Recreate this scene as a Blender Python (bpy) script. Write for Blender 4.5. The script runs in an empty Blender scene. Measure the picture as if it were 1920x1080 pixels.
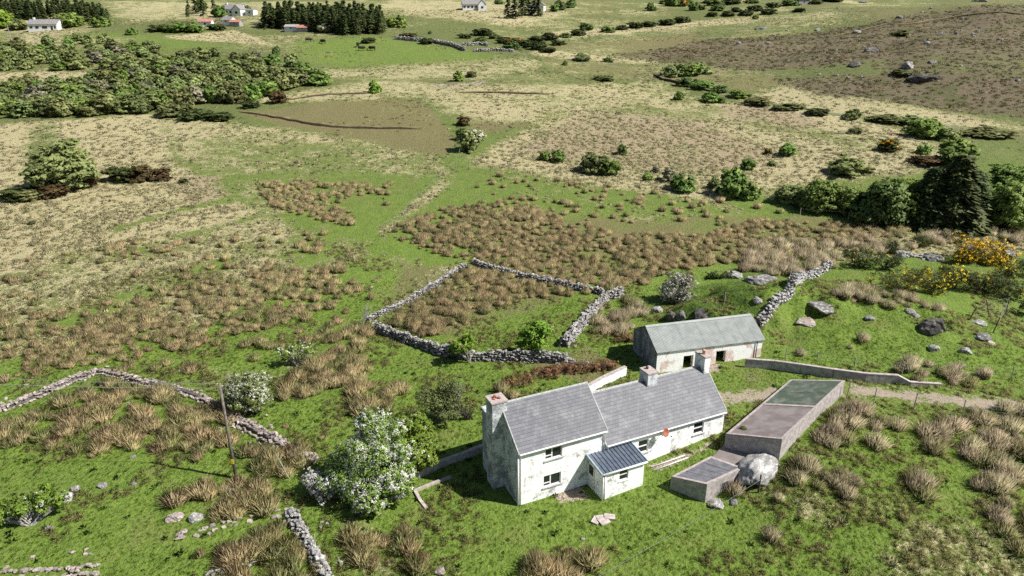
import bpy, math, random
import numpy as np
from mathutils import Vector, Matrix
# ------------------------------------------------------------------ camera, sky, sun, exposure
SC = bpy.context.scene
COL = SC.collection
CAM_H, CAM_P, FPX = 36.26, math.radians(21.11), 1331.264
cd = bpy.data.cameras.new('camera'); cam = bpy.data.objects.new('camera', cd); COL.objects.link(cam)
cam.location = (0, 0, CAM_H); cam.rotation_euler = (math.pi/2 - CAM_P, 0, 0)
cd.sensor_width = 36; cd.lens = 36*FPX/1920; cd.clip_start = .5; cd.clip_end = 6000
SC.camera = cam
SUN_EL = math.radians(47); SUN_DIR = Vector((.972, -.234, 0)).normalized()      # towards the sun
sv = Vector((SUN_DIR.x*math.cos(SUN_EL), SUN_DIR.y*math.cos(SUN_EL), math.sin(SUN_EL)))
w = bpy.data.worlds.new('World'); SC.world = w; w.use_nodes = True
nt = w.node_tree; bg = nt.nodes['Background']
sky = nt.nodes.new('ShaderNodeTexSky'); sky.sky_type = 'NISHITA'; sky.sun_disc = False
sky.sun_elevation = SUN_EL; sky.sun_rotation = math.atan2(SUN_DIR.x, SUN_DIR.y)
sky.air_density = 1.0; sky.dust_density = .6; sky.altitude = 50
nt.links.new(sky.outputs[0], bg.inputs[0]); bg.inputs[1].default_value = .05
sd = bpy.data.lights.new('sun', 'SUN'); sd.energy = 5.0; sd.angle = math.radians(.5); sd.color = (1, .965, .905)
so = bpy.data.objects.new('sun', sd); COL.objects.link(so); so.rotation_euler = sv.to_track_quat('Z', 'Y').to_euler(); so.location = (60, -20, 90)
SC.view_settings.view_transform = 'Standard'; SC.view_settings.look = 'None'; SC.view_settings.exposure = .7; SC.view_settings.gamma = 1
SC.cycles.max_bounces = 7; SC.cycles.diffuse_bounces = 5; SC.cycles.transparent_max_bounces = 4
try: SC.cycles.use_denoising = False
except Exception: pass
RNG = np.random.default_rng(7); random.seed(7)
# ------------------------------------------------------------------ helpers: numbers
cP, sP = math.cos(CAM_P), math.sin(CAM_P)
_perm = np.random.default_rng(3).permutation(512)
_perm = np.concatenate([_perm, _perm]); _val = np.random.default_rng(4).random(512)
def vnoise(x, y):
    xi = np.floor(x).astype(np.int64); yi = np.floor(y).astype(np.int64)
    xf = x-xi; yf = y-yi; u = xf*xf*(3-2*xf); v = yf*yf*(3-2*yf)
    def h(a, b): return _val[_perm[(_perm[a & 511]+b) & 511] & 511]
    return (h(xi, yi)*(1-u)+h(xi+1, yi)*u)*(1-v)+(h(xi, yi+1)*(1-u)+h(xi+1, yi+1)*u)*v
def fbm(x, y, o=3):
    s = 0; a = 1; t = 0
    for i in range(o):
        s = s+a*(vnoise(x*2**i+17*i, y*2**i-9*i)-.5); t += a; a *= .5
    return s/t*2
_ys = np.array([-200, 0, 40, 60, 80, 100, 130, 170, 220, 300, 400, 600, 900, 1600, 4000.])
_zs = np.array([-4, -.8, -.15, .3, .8, 1.6, 4, 8, 13.5, 23, 34.5, 56, 92, 185, 380.])
_m = np.gradient(_zs, _ys)
def base_z(y):
    y = np.clip(y, -199, 3999); i = np.clip(np.searchsorted(_ys, y)-1, 0, len(_ys)-2)
    h = _ys[i+1]-_ys[i]; t = (y-_ys[i])/h
    return (2*t**3-3*t**2+1)*_zs[i]+(t**3-2*t**2+t)*h*_m[i]+(-2*t**3+3*t**2)*_zs[i+1]+(t**3-t**2)*h*_m[i+1]
ANCH = np.array([(.5, 45.5, -.1, 4), (4, 46.5, -.1, 4), (7.7, 48, .1, 3.5), (11, 50, .45, 3.5), (15, 52, .9, 3), (19, 53.7, 1.35, 2.5), (-2, 52, .3, 4),
    (2, 57, .9, 4), (8, 60, 1.5, 4), (13, 61.5, 1.5, 4), (18, 62, 1.45, 4), (15, 66, 1.55, 4), (20, 66, 1.38, 3), (24, 67, 1.4, 3), (28, 70, 1.9, 4), (24.2, 59.3, 1.65, 2.5),
    (22.8, 48.8, 2.3, 2.5), (27.5, 53.5, 2.7, 3), (33.5, 59.5, 2.6, 3.5), (28, 63.5, 1.9, 2.5), (19.3, 52.4, .75, 1.2), (21.3, 56.8, 1.3, 1.5), (37, 63, 1.6, 4), (44, 61, 1.7, 5), (13.2, 46, -.55, 2.2), (15.8, 45.2, -.8, 2.2), (18.5, 46.6, -.1, 1.8), (20.5, 48, .9, 3), (27, 45, 1.2, 6),
    (36, 50, 1.8, 7), (45, 55, 2.0, 7), (0, 40, -.4, 7), (15, 40, -.1, 6), (-23, 50, 0, 8), (-12, 46, -.1, 6), (-40, 60, .3, 10), (34, 72, 2.6, 5), (45, 72, 3.0, 7), (12, 74, 1.2, 5), (5, 68, 1.0, 5)])
KNOLL2 = [(27, 80.3, 1.7, 6.3, 5.6), (30, 81.5, 1.5, 4.6, 4.2), (37, 84, 2.0, 5, 6)]
KNOLL = [(23, 79, .8, 2.5, 2.5), (46, 82, 1.0, 10, 8), (62, 88, 1.6, 12, 9), (20, 80, .8, 3.5, 4), (160, 230, 7, 60, 50), (230, 330, 12, 90, 80), (90, 150, 2.0, 30, 25)]
_AR = np.array([a[2] for a in ANCH])-base_z(ANCH[:, 1].copy())
def T(x, y):
    x = np.asarray(x, float); y = np.asarray(y, float)
    z = base_z(y)
    nr = np.atleast_1d((np.abs(x) < 90) & (y < 120)); full = nr.all()
    if nr.any():
        xs, ys = (x, y) if full else (x[nr], y[nr]); n_ = np.zeros(np.shape(xs)); d_ = np.full(np.shape(xs), .25)
        for (ax, ay, az, s), ar in zip(ANCH, _AR):
            k = np.exp(-((xs-ax)**2+(ys-ay)**2)/(2*s*s)); n_ = n_+k*ar; d_ = d_+k
        if full: z = z+n_/d_
        else: z = z.copy(); z[nr] += n_/d_
    for ax, ay, h, sx, sy in KNOLL:
        z = z+h*np.exp(-((x-ax)/sx)**2-((y-ay)/sy)**2)
    for ax, ay, h, sx, sy in KNOLL2: z = z+h*np.exp(-(((x-ax+1.5*fbm(x/2.6, y/2.6, 2))/sx)**2+((y-ay+1.5*fbm(x/2.6+8, y/2.6, 2))/sy)**2)**3.2)
    r = np.hypot(x, y)
    hs = np.exp(-(((x-9)/13)**2+((y-53)/9)**2))                      # calmer ground round the house
    z = z+(1-.85*hs)*(.22*fbm(x/7, y/7, 2)+.10*fbm(x/1.6+40, y/1.6, 2))
    z = z+np.exp(-(((x-40)/20)**2+((y-76)/12)**2)**2)*(.5*fbm(x/2.4+11, y/2.4+4, 2)+.16*np.abs(fbm(x/.9, y/.9, 2)))
    z = z+np.exp(-(((x-170)/110)**2+((y-290)/90)**2)**2)*(2.2*fbm(x/22+1, y/22+4, 3))
    z = z+np.clip((r-120)/200, 0, 1)*2.2*fbm(x/60+5, y/60, 3)
    return z
def ray(px, py):
    u = (np.asarray(px, float)-960)/FPX; v = (540-np.asarray(py, float))/FPX
    return u, cP+v*sP, -sP+v*cP
_ts = np.concatenate([np.linspace(25, 160, 300), np.geomspace(161, 3000, 300)])
def ground_at(px, py):
    """world point on the terrain seen at a photograph pixel"""
    u, a, b = ray(px, py); hit = None
    zz = CAM_H+b*_ts-T(u*_ts, a*_ts)
    k = np.argmax(zz < 0)
    if not (zz < 0).any(): k = len(_ts)-1
    lo, hi = _ts[max(k-1, 0)], _ts[k]
    for _ in range(11):
        m = (lo+hi)/2
        if CAM_H+b*m-float(T(u*m, a*m)) < 0: hi = m
        else: lo = m
    return Vector((float(u*hi), float(a*hi), float(T(u*hi, a*hi))))
def at_z(px, py, z):
    u, a, b = ray(px, py); t = (z-CAM_H)/b
    return Vector((float(u*t), float(a*t), z))
def depth(P): return P[1]*cP-(P[2]-CAM_H)*sP
def m_per_px(P): return depth(P)/FPX
def vert_z(py, x, y):
    v = (540-py)/FPX; return (v*y*cP-y*sP)/(cP+v*sP)+CAM_H
def poly_sd(poly, X, Y):
    """signed distance (positive inside) of points to a polygon"""
    n = len(poly); ins = np.zeros(X.shape, bool); d2 = np.full(X.shape, 1e12)
    for i in range(n):
        x0, y0 = poly[i]; x1, y1 = poly[(i+1) % n]
        dx, dy = x1-x0, y1-y0; L = dx*dx+dy*dy+1e-9
        t = np.clip(((X-x0)*dx+(Y-y0)*dy)/L, 0, 1)
        d2 = np.minimum(d2, (X-x0-t*dx)**2+(Y-y0-t*dy)**2)
        c = (y0 > Y) != (y1 > Y)
        with np.errstate(divide='ignore', invalid='ignore'):
            xi = (x1-x0)*(Y-y0)/(y1-y0 if y1 != y0 else 1e-9)+x0
        ins ^= c & (X < xi)
    d = np.sqrt(d2); return np.where(ins, d, -d)
def wpoly(pts): return [tuple(ground_at(*p)[:2]) for p in pts]
def poly_mask(poly, X, Y, soft):
    out = np.zeros(X.shape); p = np.array(poly)
    s = (X > p[:, 0].min()-soft) & (X < p[:, 0].max()+soft) & (Y > p[:, 1].min()-soft) & (Y < p[:, 1].max()+soft)
    if s.any():
        sdv = poly_sd(poly, X[s], Y[s]); t = np.clip(.5+sdv/(2*soft), 0, 1); out[s] = t*t*(3-2*t)
    return out
def scatter(poly, dens, rng, grow=0., cap=100000):
    p = np.array(poly); lo, hi = p.min(0)-grow, p.max(0)+grow
    n = int(min(cap, np.prod(hi-lo)*dens)); X = rng.uniform(lo[0], hi[0], n); Y = rng.uniform(lo[1], hi[1], n)
    s = poly_sd(poly, X, Y) > -grow*rng.random(n); return X[s], Y[s]
# ------------------------------------------------------------------ helpers: objects
def tag(o, label=None, cat=None, group=None, kind=None):
    if label: o['label'] = label
    if cat: o['category'] = cat
    if group: o['group'] = group
    if kind: o['kind'] = kind
    return o
def link(name, data, parent=None, loc=(0, 0, 0), rot=(0, 0, 0), scale=(1, 1, 1)):
    o = bpy.data.objects.new(name, data); COL.objects.link(o); o.parent = parent
    o.location = loc; o.rotation_euler = rot; o.scale = scale; return o
def empty(name, loc, rz=0, parent=None):
    o = link(name, None, parent, loc, (0, 0, rz)); o.empty_display_size = .3; return o
def npmesh(name, V, F, mats, col=None, smooth=False, mi=None, nrm=None):
    me = bpy.data.meshes.new(name); V = np.asarray(V, np.float32); F = np.asarray(F, np.int32)
    k = F.shape[1]; me.vertices.add(len(V)); me.vertices.foreach_set('co', V.ravel())
    me.loops.add(F.size); me.loops.foreach_set('vertex_index', F.ravel())
    me.polygons.add(len(F)); me.polygons.foreach_set('loop_start', np.arange(0, F.size, k, dtype=np.int32))
    if smooth: me.polygons.foreach_set('use_smooth', np.ones(len(F), bool))
    for m in (mats if isinstance(mats, (list, tuple)) else [mats]): me.materials.append(m)
    if mi is not None: me.polygons.foreach_set('material_index', np.asarray(mi, np.int32))
    if col is not None:
        a = me.color_attributes.new('Col', 'FLOAT_COLOR', 'POINT'); c = np.ones((len(V), 4), np.float32); c[:, :3] = col
        a.data.foreach_set('color', c.ravel())
    me.update(calc_edges=True); me.validate()
    if nrm is not None: me.normals_split_custom_set_from_vertices(np.asarray(nrm, np.float32))
    return me
class MB:
    def __init__(s): s.v = []; s.f = []; s.m = []
    def face(s, pts, m=0):
        b = len(s.v); s.v += [tuple(p) for p in pts]; s.f.append(tuple(range(b, b+len(pts)))); s.m.append(m); return s
    def hexa(s, p, m=0):                   # 8 corners: bottom ring 0-3, top ring 4-7
        b = len(s.v); s.v += [tuple(q) for q in p]
        for f in ((3, 2, 1, 0), (4, 5, 6, 7), (0, 1, 5, 4), (1, 2, 6, 5), (2, 3, 7, 6), (3, 0, 4, 7)): s.f.append(tuple(b+i for i in f)); s.m.append(m)
        return s
    def box(s, x0, x1, y0, y1, z0, z1, m=0, top=None):
        tx0, tx1, ty0, ty1 = top or (x0, x1, y0, y1)
        return s.hexa([(x0, y0, z0), (x1, y0, z0), (x1, y1, z0), (x0, y1, z0), (tx0, ty0, z1), (tx1, ty0, z1), (tx1, ty1, z1), (tx0, ty1, z1)], m)
    def prism(s, poly, x0, x1, m=0):       # polygon in (y, z) swept along x
        n = len(poly); b = len(s.v)
        s.v += [(x0, y, z) for y, z in poly]+[(x1, y, z) for y, z in poly]
        s.f.append(tuple(b+n-1-i for i in range(n))); s.f.append(tuple(b+n+i for i in range(n))); s.m += [m, m]
        for i in range(n): j = (i+1) % n; s.f.append((b+i, b+j, b+n+j, b+n+i)); s.m.append(m)
        return s
    def tube(s, pts, r, n=6, m=0, cap=True):
        rs = r if hasattr(r, '__len__') else [r]*len(pts); rings = []; b = len(s.v)
        for i, p in enumerate(pts):
            p = Vector(p); d = (Vector(pts[min(i+1, len(pts)-1)])-Vector(pts[max(i-1, 0)])).normalized()
            u = d.orthogonal().normalized() if i == 0 else (u-d*u.dot(d)).normalized(); v = d.cross(u)
            for k in range(n):
                a = 2*math.pi*k/n; s.v.append(tuple(p+(u*math.cos(a)+v*math.sin(a))*rs[i]))
        for i in range(len(pts)-1):
            for k in range(n):
                j = (k+1) % n; s.f.append((b+i*n+k, b+i*n+j, b+i*n+n+j, b+i*n+n+k)); s.m.append(m)
        if cap:
            s.f.append(tuple(b+n-1-k for k in range(n))); e = b+(len(pts)-1)*n; s.f.append(tuple(e+k for k in range(n))); s.m += [m, m]
        return s
    def mesh(s, name, mats, smooth=False, bevel=0):
        me = bpy.data.meshes.new(name); me.from_pydata(s.v, [], s.f); 
        for m in (mats if isinstance(mats, (list, tuple)) else [mats]): me.materials.append(m)
        me.polygons.foreach_set('material_index', s.m)
        if smooth: me.polygons.foreach_set('use_smooth', [True]*len(s.f))
        me.update(); return me
    def build(s, name, mats, parent=None, smooth=False, **k):
        return link(name, s.mesh(name, mats, smooth), parent, **k)
# ------------------------------------------------------------------ helpers: materials
class NT:
    def __init__(s, name):
        s.mat = bpy.data.materials.new(name); s.mat.use_nodes = True; s.t = s.mat.node_tree; s.b = s.t.nodes['Principled BSDF']
        s.b.inputs['Specular IOR Level'].default_value = .25
    def n(s, typ, **k):
        o = s.t.nodes.new(typ)
        for a, v in k.items(): setattr(o, a, v)
        return o
    def l(s, a, b): s.t.links.new(a, b)
    def val(s, sock, v):
        if hasattr(v, 'is_output') or isinstance(v, bpy.types.NodeSocket): s.l(v, sock)
        else: sock.default_value = v
    def noise(s, vec, scale, detail=4, rough=.55, dist=0):
        o = s.n('ShaderNodeTexNoise'); o.inputs['Scale'].default_value = scale; o.inputs['Detail'].default_value = detail
        o.inputs['Roughness'].default_value = rough; o.inputs['Distortion'].default_value = dist; s.l(vec, o.inputs['Vector']); return o.outputs[0]
    def math(s, op, a, b=0., c=0., clamp=False):
        o = s.n('ShaderNodeMath', operation=op, use_clamp=clamp)
        s.val(o.inputs[0], a); s.val(o.inputs[1], b); s.val(o.inputs[2], c); return o.outputs[0]
    def step(s, v, lo, hi):
        o = s.n('ShaderNodeMapRange', interpolation_type='SMOOTHSTEP'); s.val(o.inputs[0], v)
        o.inputs[1].default_value = lo; o.inputs[2].default_value = hi; return o.outputs[0]
    def mix(s, f, a, b, mode='MIX'):
        o = s.n('ShaderNodeMix', data_type='RGBA', blend_type=mode); s.val(o.inputs[0], f)
        for k, v in ((6, a), (7, b)): s.val(o.inputs[k], v if not isinstance(v, tuple) else (*v, 1))
        return o.outputs[2]
    def coord(s, which='Object'): return s.n('ShaderNodeTexCoord').outputs[which]
    def pos(s): return s.n('ShaderNodeNewGeometry').outputs['Position']
    def bump(s, h, dist=.02, strength=1.):
        o = s.n('ShaderNodeBump'); o.inputs['Distance'].default_value = dist; o.inputs['Strength'].default_value = strength
        s.l(h, o.inputs['Height']); s.l(o.outputs[0], s.b.inputs['Normal']); return o
    def out(s, col, rough=.8):
        s.val(s.b.inputs['Base Color'], col if not isinstance(col, tuple) else (*col, 1)); s.val(s.b.inputs['Roughness'], rough); return s.mat
def simple(name, c1, c2, scale=4, rough=.8, bump=.01, detail=5, lo=.35, hi=.65, metal=0, world=False):
    t = NT(name); p = t.pos() if world else t.coord(); a = t.noise(p, scale, detail); b = t.noise(p, scale*6, 3)
    c = t.mix(t.step(a, lo, hi), c1, c2); c = t.mix(t.math('MULTIPLY', b, .35), c, tuple(x*.45 for x in c1))
    if bump: t.bump(t.math('ADD', a, t.math('MULTIPLY', b, .5)), bump)
    t.b.inputs['Metallic'].default_value = metal
    return t.out(c, rough)
def leafmat(name, translucent=.25, rough=.6, jitter=.35):
    t = NT(name); a = t.n('ShaderNodeAttribute', attribute_name='Col'); oi = t.n('ShaderNodeObjectInfo')
    h = t.n('ShaderNodeHueSaturation'); t.l(a.outputs['Color'], h.inputs['Color'])
    t.l(t.math('MULTIPLY_ADD', oi.outputs['Random'], jitter, 1-jitter/2), h.inputs['Value'])
    t.l(t.math('MULTIPLY_ADD', t.math('FRACT', t.math('MULTIPLY', oi.outputs['Random'], 7.3)), .035, .4825), h.inputs['Hue'])
    t.out(h.outputs[0], rough)
    if translucent:
        tr = t.n('ShaderNodeBsdfTranslucent'); t.l(h.outputs[0], tr.inputs[0]); mx = t.n('ShaderNodeMixShader'); mx.inputs[0].default_value = translucent
        t.l(t.b.outputs[0], mx.inputs[1]); t.l(tr.outputs[0], mx.inputs[2]); t.l(mx.outputs[0], t.t.nodes['Material Output'].inputs[0])
    return t.mat
M = {}
M['leaf'] = leafmat('leaf_foliage', .38); M['blade'] = leafmat('rush_blade', .42, .7, .4); M['petal'] = leafmat('blossom_petal', .3, .7, .1)
M['bark'] = simple('bark', (.09, .075, .06), (.2, .175, .15), 6, .9, .02)
M['grey_bark'] = simple('pale_lichen_bark', (.22, .2, .18), (.42, .4, .37), 7, .9, .02)
M['pole'] = simple('grey_pole_wood', (.12, .10, .085), (.22, .19, .165), 5, .9)
def stonemat(name, c1, c2, c3, lich=.62, moss=0.):
    t = NT(name); p = t.coord(); oi = t.n('ShaderNodeObjectInfo'); g = t.n('ShaderNodeVectorMath', operation='ADD'); t.l(p, g.inputs[0]); t.l(oi.outputs['Random'], g.inputs[1])
    v = g.outputs[0]; a = t.noise(v, 2.2, 5); b = t.noise(v, 7, 5, .65); c = t.noise(v, 26, 3)
    col = t.mix(t.step(a, .35, .65), c1, c2); col = t.mix(t.step(b, lich-.08, lich+.04), col, c3)
    col = t.mix(t.math('MULTIPLY', t.step(c, .45, .7), .5), col, tuple(x*.35 for x in c1))
    if moss: col = t.mix(t.math('MULTIPLY', t.step(t.math('ADD', t.math('MULTIPLY', a, .7), t.math('MULTIPLY', b, .3)), .54, .6), moss), col, (.10, .115, .035))
    h = t.n('ShaderNodeHueSaturation'); t.l(col, h.inputs['Color']); t.l(t.math('MULTIPLY_ADD', oi.outputs['Random'], .6, .6), h.inputs['Value'])
    t.bump(t.math('ADD', b, t.math('MULTIPLY', c, .4)), .04); return t.out(h.outputs[0], .9)
M['stone'] = stonemat('field_stone', (.20, .18, .165), (.36, .335, .32), (.66, .65, .62), .57)
M['pink_stone'] = stonemat('ruddy_field_stone', (.28, .22, .195), (.46, .385, .35), (.64, .60, .565), .60)
M['rock'] = stonemat('lichened_rock', (.24, .23, .22), (.42, .405, .39), (.66, .65, .63), .585); M['moss_rock'] = stonemat('mossy_rock', (.15, .142, .135), (.30, .287, .275), (.58, .57, .55), .585, .85)
M['dark_rock'] = stonemat('dark_rock', (.07, .065, .06), (.16, .14, .125), (.4, .37, .34), .64)
# ------------------------------------------------------------------ the ground
# cover of the fields as polygons (photograph pixels turned into points on the terrain): straw, pink, olive, heather, soil, dark
COVER = {
 'straw': [([(-80, 240), (300, 212), (330, 300), (480, 400), (330, 440), (180, 500), (-80, 530)], 1.05, 4),
   ([(-80, 530), (330, 440), (520, 400), (640, 470), (560, 530), (420, 600), (200, 640), (-80, 700)], .68, 5),
   ([(280, 215), (640, 255), (840, 295), (850, 330), (640, 330), (420, 330), (330, 300)], .74, 4),
   ([(420, 330), (700, 330), (700, 350), (480, 420)], .45, 4),
   ([(870, 300), (1000, 235), (1110, 185), (1500, 190), (1720, 250), (1800, 320), (1500, 350), (1330, 380), (1080, 345), (880, 310)], .9, 5),
   ([(780, 170), (1240, 150), (1340, 190), (1100, 195), (1000, 235), (880, 225), (800, 195)], .72, 6),
   ([(900, 310), (1330, 370), (1420, 400), (1200, 420), (900, 350)], .45, 3),
   ([(640, 560), (720, 470), (860, 500), (690, 600)], .55, 3), ([(440, 440), (700, 450), (700, 480), (560, 560)], .52, 3),
   ([(430, 190), (700, 150), (900, 160), (900, 180), (520, 195)], .75, 5), ([(-60, 140), (90, 132), (200, 138), (190, 150), (-60, 152)], 1.3, 4),
   ([(300, 70), (440, 55), (520, 85), (440, 80)], 1.2, 4), ([(560, 130), (1000, 105), (1040, 130), (900, 150), (600, 150)], .6, 6),
   ([(1000, 92), (1240, 110), (1250, 120), (1000, 105)], 1., 5), ([(1380, 190), (1480, 150), (1700, 190), (1900, 230), (2000, 250), (1700, 235)], .85, 6),
   ([(1500, 150), (1600, 140), (1640, 150), (1540, 175)], .8, 5), ([(180, 0), (560, 0), (600, 20), (230, 45)], .7, 12), ([(720, 0), (900, 0), (1100, 20), (1000, 55), (740, 30)], .8, 12),
   ([(1000, 60), (1280, 40), (1440, 28), (1440, 40), (1200, 62), (1040, 75)], .85, 8), ([(1680, 1000), (1960, 960), (1960, 1120), (1560, 1120)], .6, 2.5), ([(1380, 900), (1560, 900), (1700, 960), (1500, 1010)], .38, 2),
   ([(1560, 440), (1960, 420), (1960, 470), (1700, 480), (1520, 500)], .8, 2), ([(640, 960), (760, 1000), (740, 1090), (620, 1060)], .5, 1.2),
   ([(850, 345), (740, 430), (720, 450), (700, 430), (830, 330)], .55, 1.5)],
 'pink': [([(300, 330), (420, 330), (440, 400), (340, 380)], .5, 3), ([(950, 270), (1120, 195), (1300, 215), (1480, 290), (1350, 340), (1150, 320), (980, 300)], .62, 7),
   ([(0, 440), (160, 410), (260, 440), (60, 480)], .35, 3), ([(1240, 120), (1380, 100), (1480, 140), (1380, 150)], .35, 6), ([(1040, 65), (1300, 45), (1380, 40), (1200, 55)], .7, 6), ([(1300, 205), (1420, 190), (1560, 235), (1480, 250)], .7, 4),
   ([(1620, 720), (1960, 745), (1960, 785), (1700, 755)], .5, 1.5), ([(330, 690), (680, 640), (690, 740), (500, 760)], .25, 3)],
 'olive': [([(455, 212), (690, 178), (800, 195), (855, 262), (840, 290), (770, 292), (620, 250), (530, 238)], 1.05, 3), ([(835, 185), (1075, 190), (1010, 232), (900, 250), (860, 220)], 1., 3),
   ([(1000, 90), (1300, 60), (1360, 90), (1240, 110)], .8, 8), ([(1000, 100), (1240, 112), (1560, 150), (1500, 195), (1300, 160), (1000, 128)], .6, 8), ([(740, 0), (1200, 0), (1300, 30), (1000, 62), (760, 40)], .5, 14), ([(190, 0), (620, 0), (560, 36), (230, 48)], .5, 14), ([(1480, 0), (1960, 0), (1960, 40), (1500, 50)], .5, 12), ([(880, 140), (1240, 150), (1300, 185), (900, 170)], .4, 8), ([(560, 150), (880, 140), (900, 165), (700, 172)], .5, 6), ([(1340, 185), (1960, 240), (1960, 270), (1700, 250)], .6, 5),
   ([(980, 690), (1100, 640), (1180, 690), (1100, 730)], .6, 1.5), ([(1330, 700), (1500, 720), (1480, 760), (1340, 790)], .35, 2), ([(-60, 610), (200, 600), (120, 700), (-60, 740)], .3, 5), ([(740, 490), (1100, 510), (1100, 550), (840, 640), (720, 600)], .6, 2.),
   ([(720, 430), (1000, 400), (1500, 400), (1740, 425), (1500, 480), (1200, 530), (900, 490)], .55, 4)],
 'heather': [([(1150, 105), (1300, 80), (1700, 30), (2000, 15), (2000, 110), (1600, 120), (1400, 130)], .85, 10), ([(1450, 150), (1700, 140), (2000, 150), (2000, 225), (1780, 205), (1560, 180)], .95, 8),
   ([(1560, 60), (1960, 60), (1960, 150), (1640, 150)], .55, 10), ([(300, 40), (420, 30), (480, 45), (330, 52)], .4, 8)],
 'soil': [([(1030, 925), (1090, 905), (1110, 935), (1050, 945)], .8, .6), ([(1215, 872), (1330, 828), (1345, 838), (1230, 890)], .75, .7), ([(1040, 1010), (1080, 1000), (1090, 1030)], .1, 1), ([(1300, 685), (1345, 682), (1350, 695), (1310, 700)], .8, .6), ([(800, 160), (900, 150), (920, 158), (830, 168)], .6, 5)],
 'dark': [([(60, 240), (120, 230), (130, 290), (40, 330), (-40, 340)], .7, 3), ([(1000, 920), (1100, 960), (850, 960), (760, 900)], .3, 2), ([(1200, 560), (1420, 500), (1430, 600), (1230, 640)], .5, 2), ([(1450, 600), (1900, 640), (1900, 700), (1480, 690)], .25, 3)],
}
LUSH = [([(340, 260), (640, 270), (840, 300), (820, 340), (700, 400), (560, 365), (400, 330)], .42, 5), ([(205, 428), (330, 390), (440, 365), (440, 380), (330, 402), (212, 440)], .8, 2), ([(60, 480), (240, 452), (330, 470), (100, 505)], .5, 3), ([(430, 650), (560, 590), (720, 470), (840, 490), (700, 590), (600, 650)], .6, 3), ([(0, 620), (200, 560), (420, 480), (450, 492), (200, 600), (0, 650)], .55, 2.5), ([(420, 470), (640, 440), (700, 470), (560, 500)], .4, 3), ([(900, 320), (1100, 350), (1300, 375), (1400, 410), (1100, 400), (900, 360)], .5, 3), ([(1340, 205), (1500, 240), (1700, 270), (1650, 290), (1450, 250)], .35, 6), ([(1100, 190), (1330, 200), (1340, 225), (1120, 215)], .45, 6), ([(50, 235), (110, 230), (130, 285), (40, 330)], .6, 3)]
KEYS = ['straw', 'pink', 'olive', 'heather', 'soil', 'dark']
COVER_W = {k: [(wpoly(p), s, soft) for p, s, soft in v] for k, v in COVER.items()}
LUSH_W = [(wpoly(p), s, soft) for p, s, soft in LUSH]
def cover(k, X, Y):
    o = np.zeros(X.shape)
    for poly, s, soft in COVER_W[k]: o = np.maximum(o, s*poly_mask(poly, X, Y, soft))
    if k in ('straw', 'pink'):
        for poly, s, soft in LUSH_W: o = o*(1-s*poly_mask(poly, X, Y, soft))
    return o
def far_straw(X, Y):
    r = np.hypot(X, Y); return np.clip((r-120)/260, 0, 1)*(.30+.75*fbm(X/35+3, Y/35, 3))
def build_ground():
    ang = np.concatenate([np.radians(np.arange(-180, -50, 8.)), np.radians(np.linspace(-49.5, 49.5, 520)), np.radians(np.arange(52, 180, 8.))])
    rr = np.concatenate([[3, 12, 20], np.geomspace(26, 150, 400), np.geomspace(151.5, 1500, 175)])
    A, R = np.meshgrid(ang, rr); X, Y = R*np.sin(A), R*np.cos(A); Z = T(X.ravel(), Y.ravel())
    na, nr = len(ang), len(rr); V = np.stack([X.ravel(), Y.ravel(), Z], 1)
    i = np.arange(nr-1)[:, None]*na; j = np.arange(na)[None, :]; jn = (j+1) % na
    F = np.stack([(i+j).ravel(), (i+jn).ravel(), (i+na+jn).ravel(), (i+na+j).ravel()], 1)[:, ::-1]
    me = npmesh('ground', V, F, M['ground'], smooth=True)
    XX, YY = V[:, 0], V[:, 1]; cv = {k: cover(k, XX, YY) for k in KEYS}
    cv['straw'] = np.maximum(cv['straw'], far_straw(XX, YY))
    for nm, ks in (('cover_a', KEYS[:3]), ('cover_b', KEYS[3:])):
        a = me.color_attributes.new(nm, 'FLOAT_COLOR', 'POINT'); c = np.ones((len(V), 4), np.float32)
        for q, k in enumerate(ks): c[:, q] = cv[k]
        c[:, 3] = np.clip((np.hypot(XX, YY)-95)/130, 0, 1)*(1-.75*poly_mask(wpoly([(520, 75), (720, 70), (900, 100), (1010, 120), (880, 140), (640, 130), (560, 110)]), XX, YY, 8))*(1-.6*poly_mask(wpoly([(-60, 60), (300, 66), (460, 90), (300, 100), (-60, 80)]), XX, YY, 8))
        a.data.foreach_set('color', c.ravel())
    o = link('ground', me); tag(o, 'rough pasture of green turf, straw grass and heather', None, None, 'structure'); return o
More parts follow.
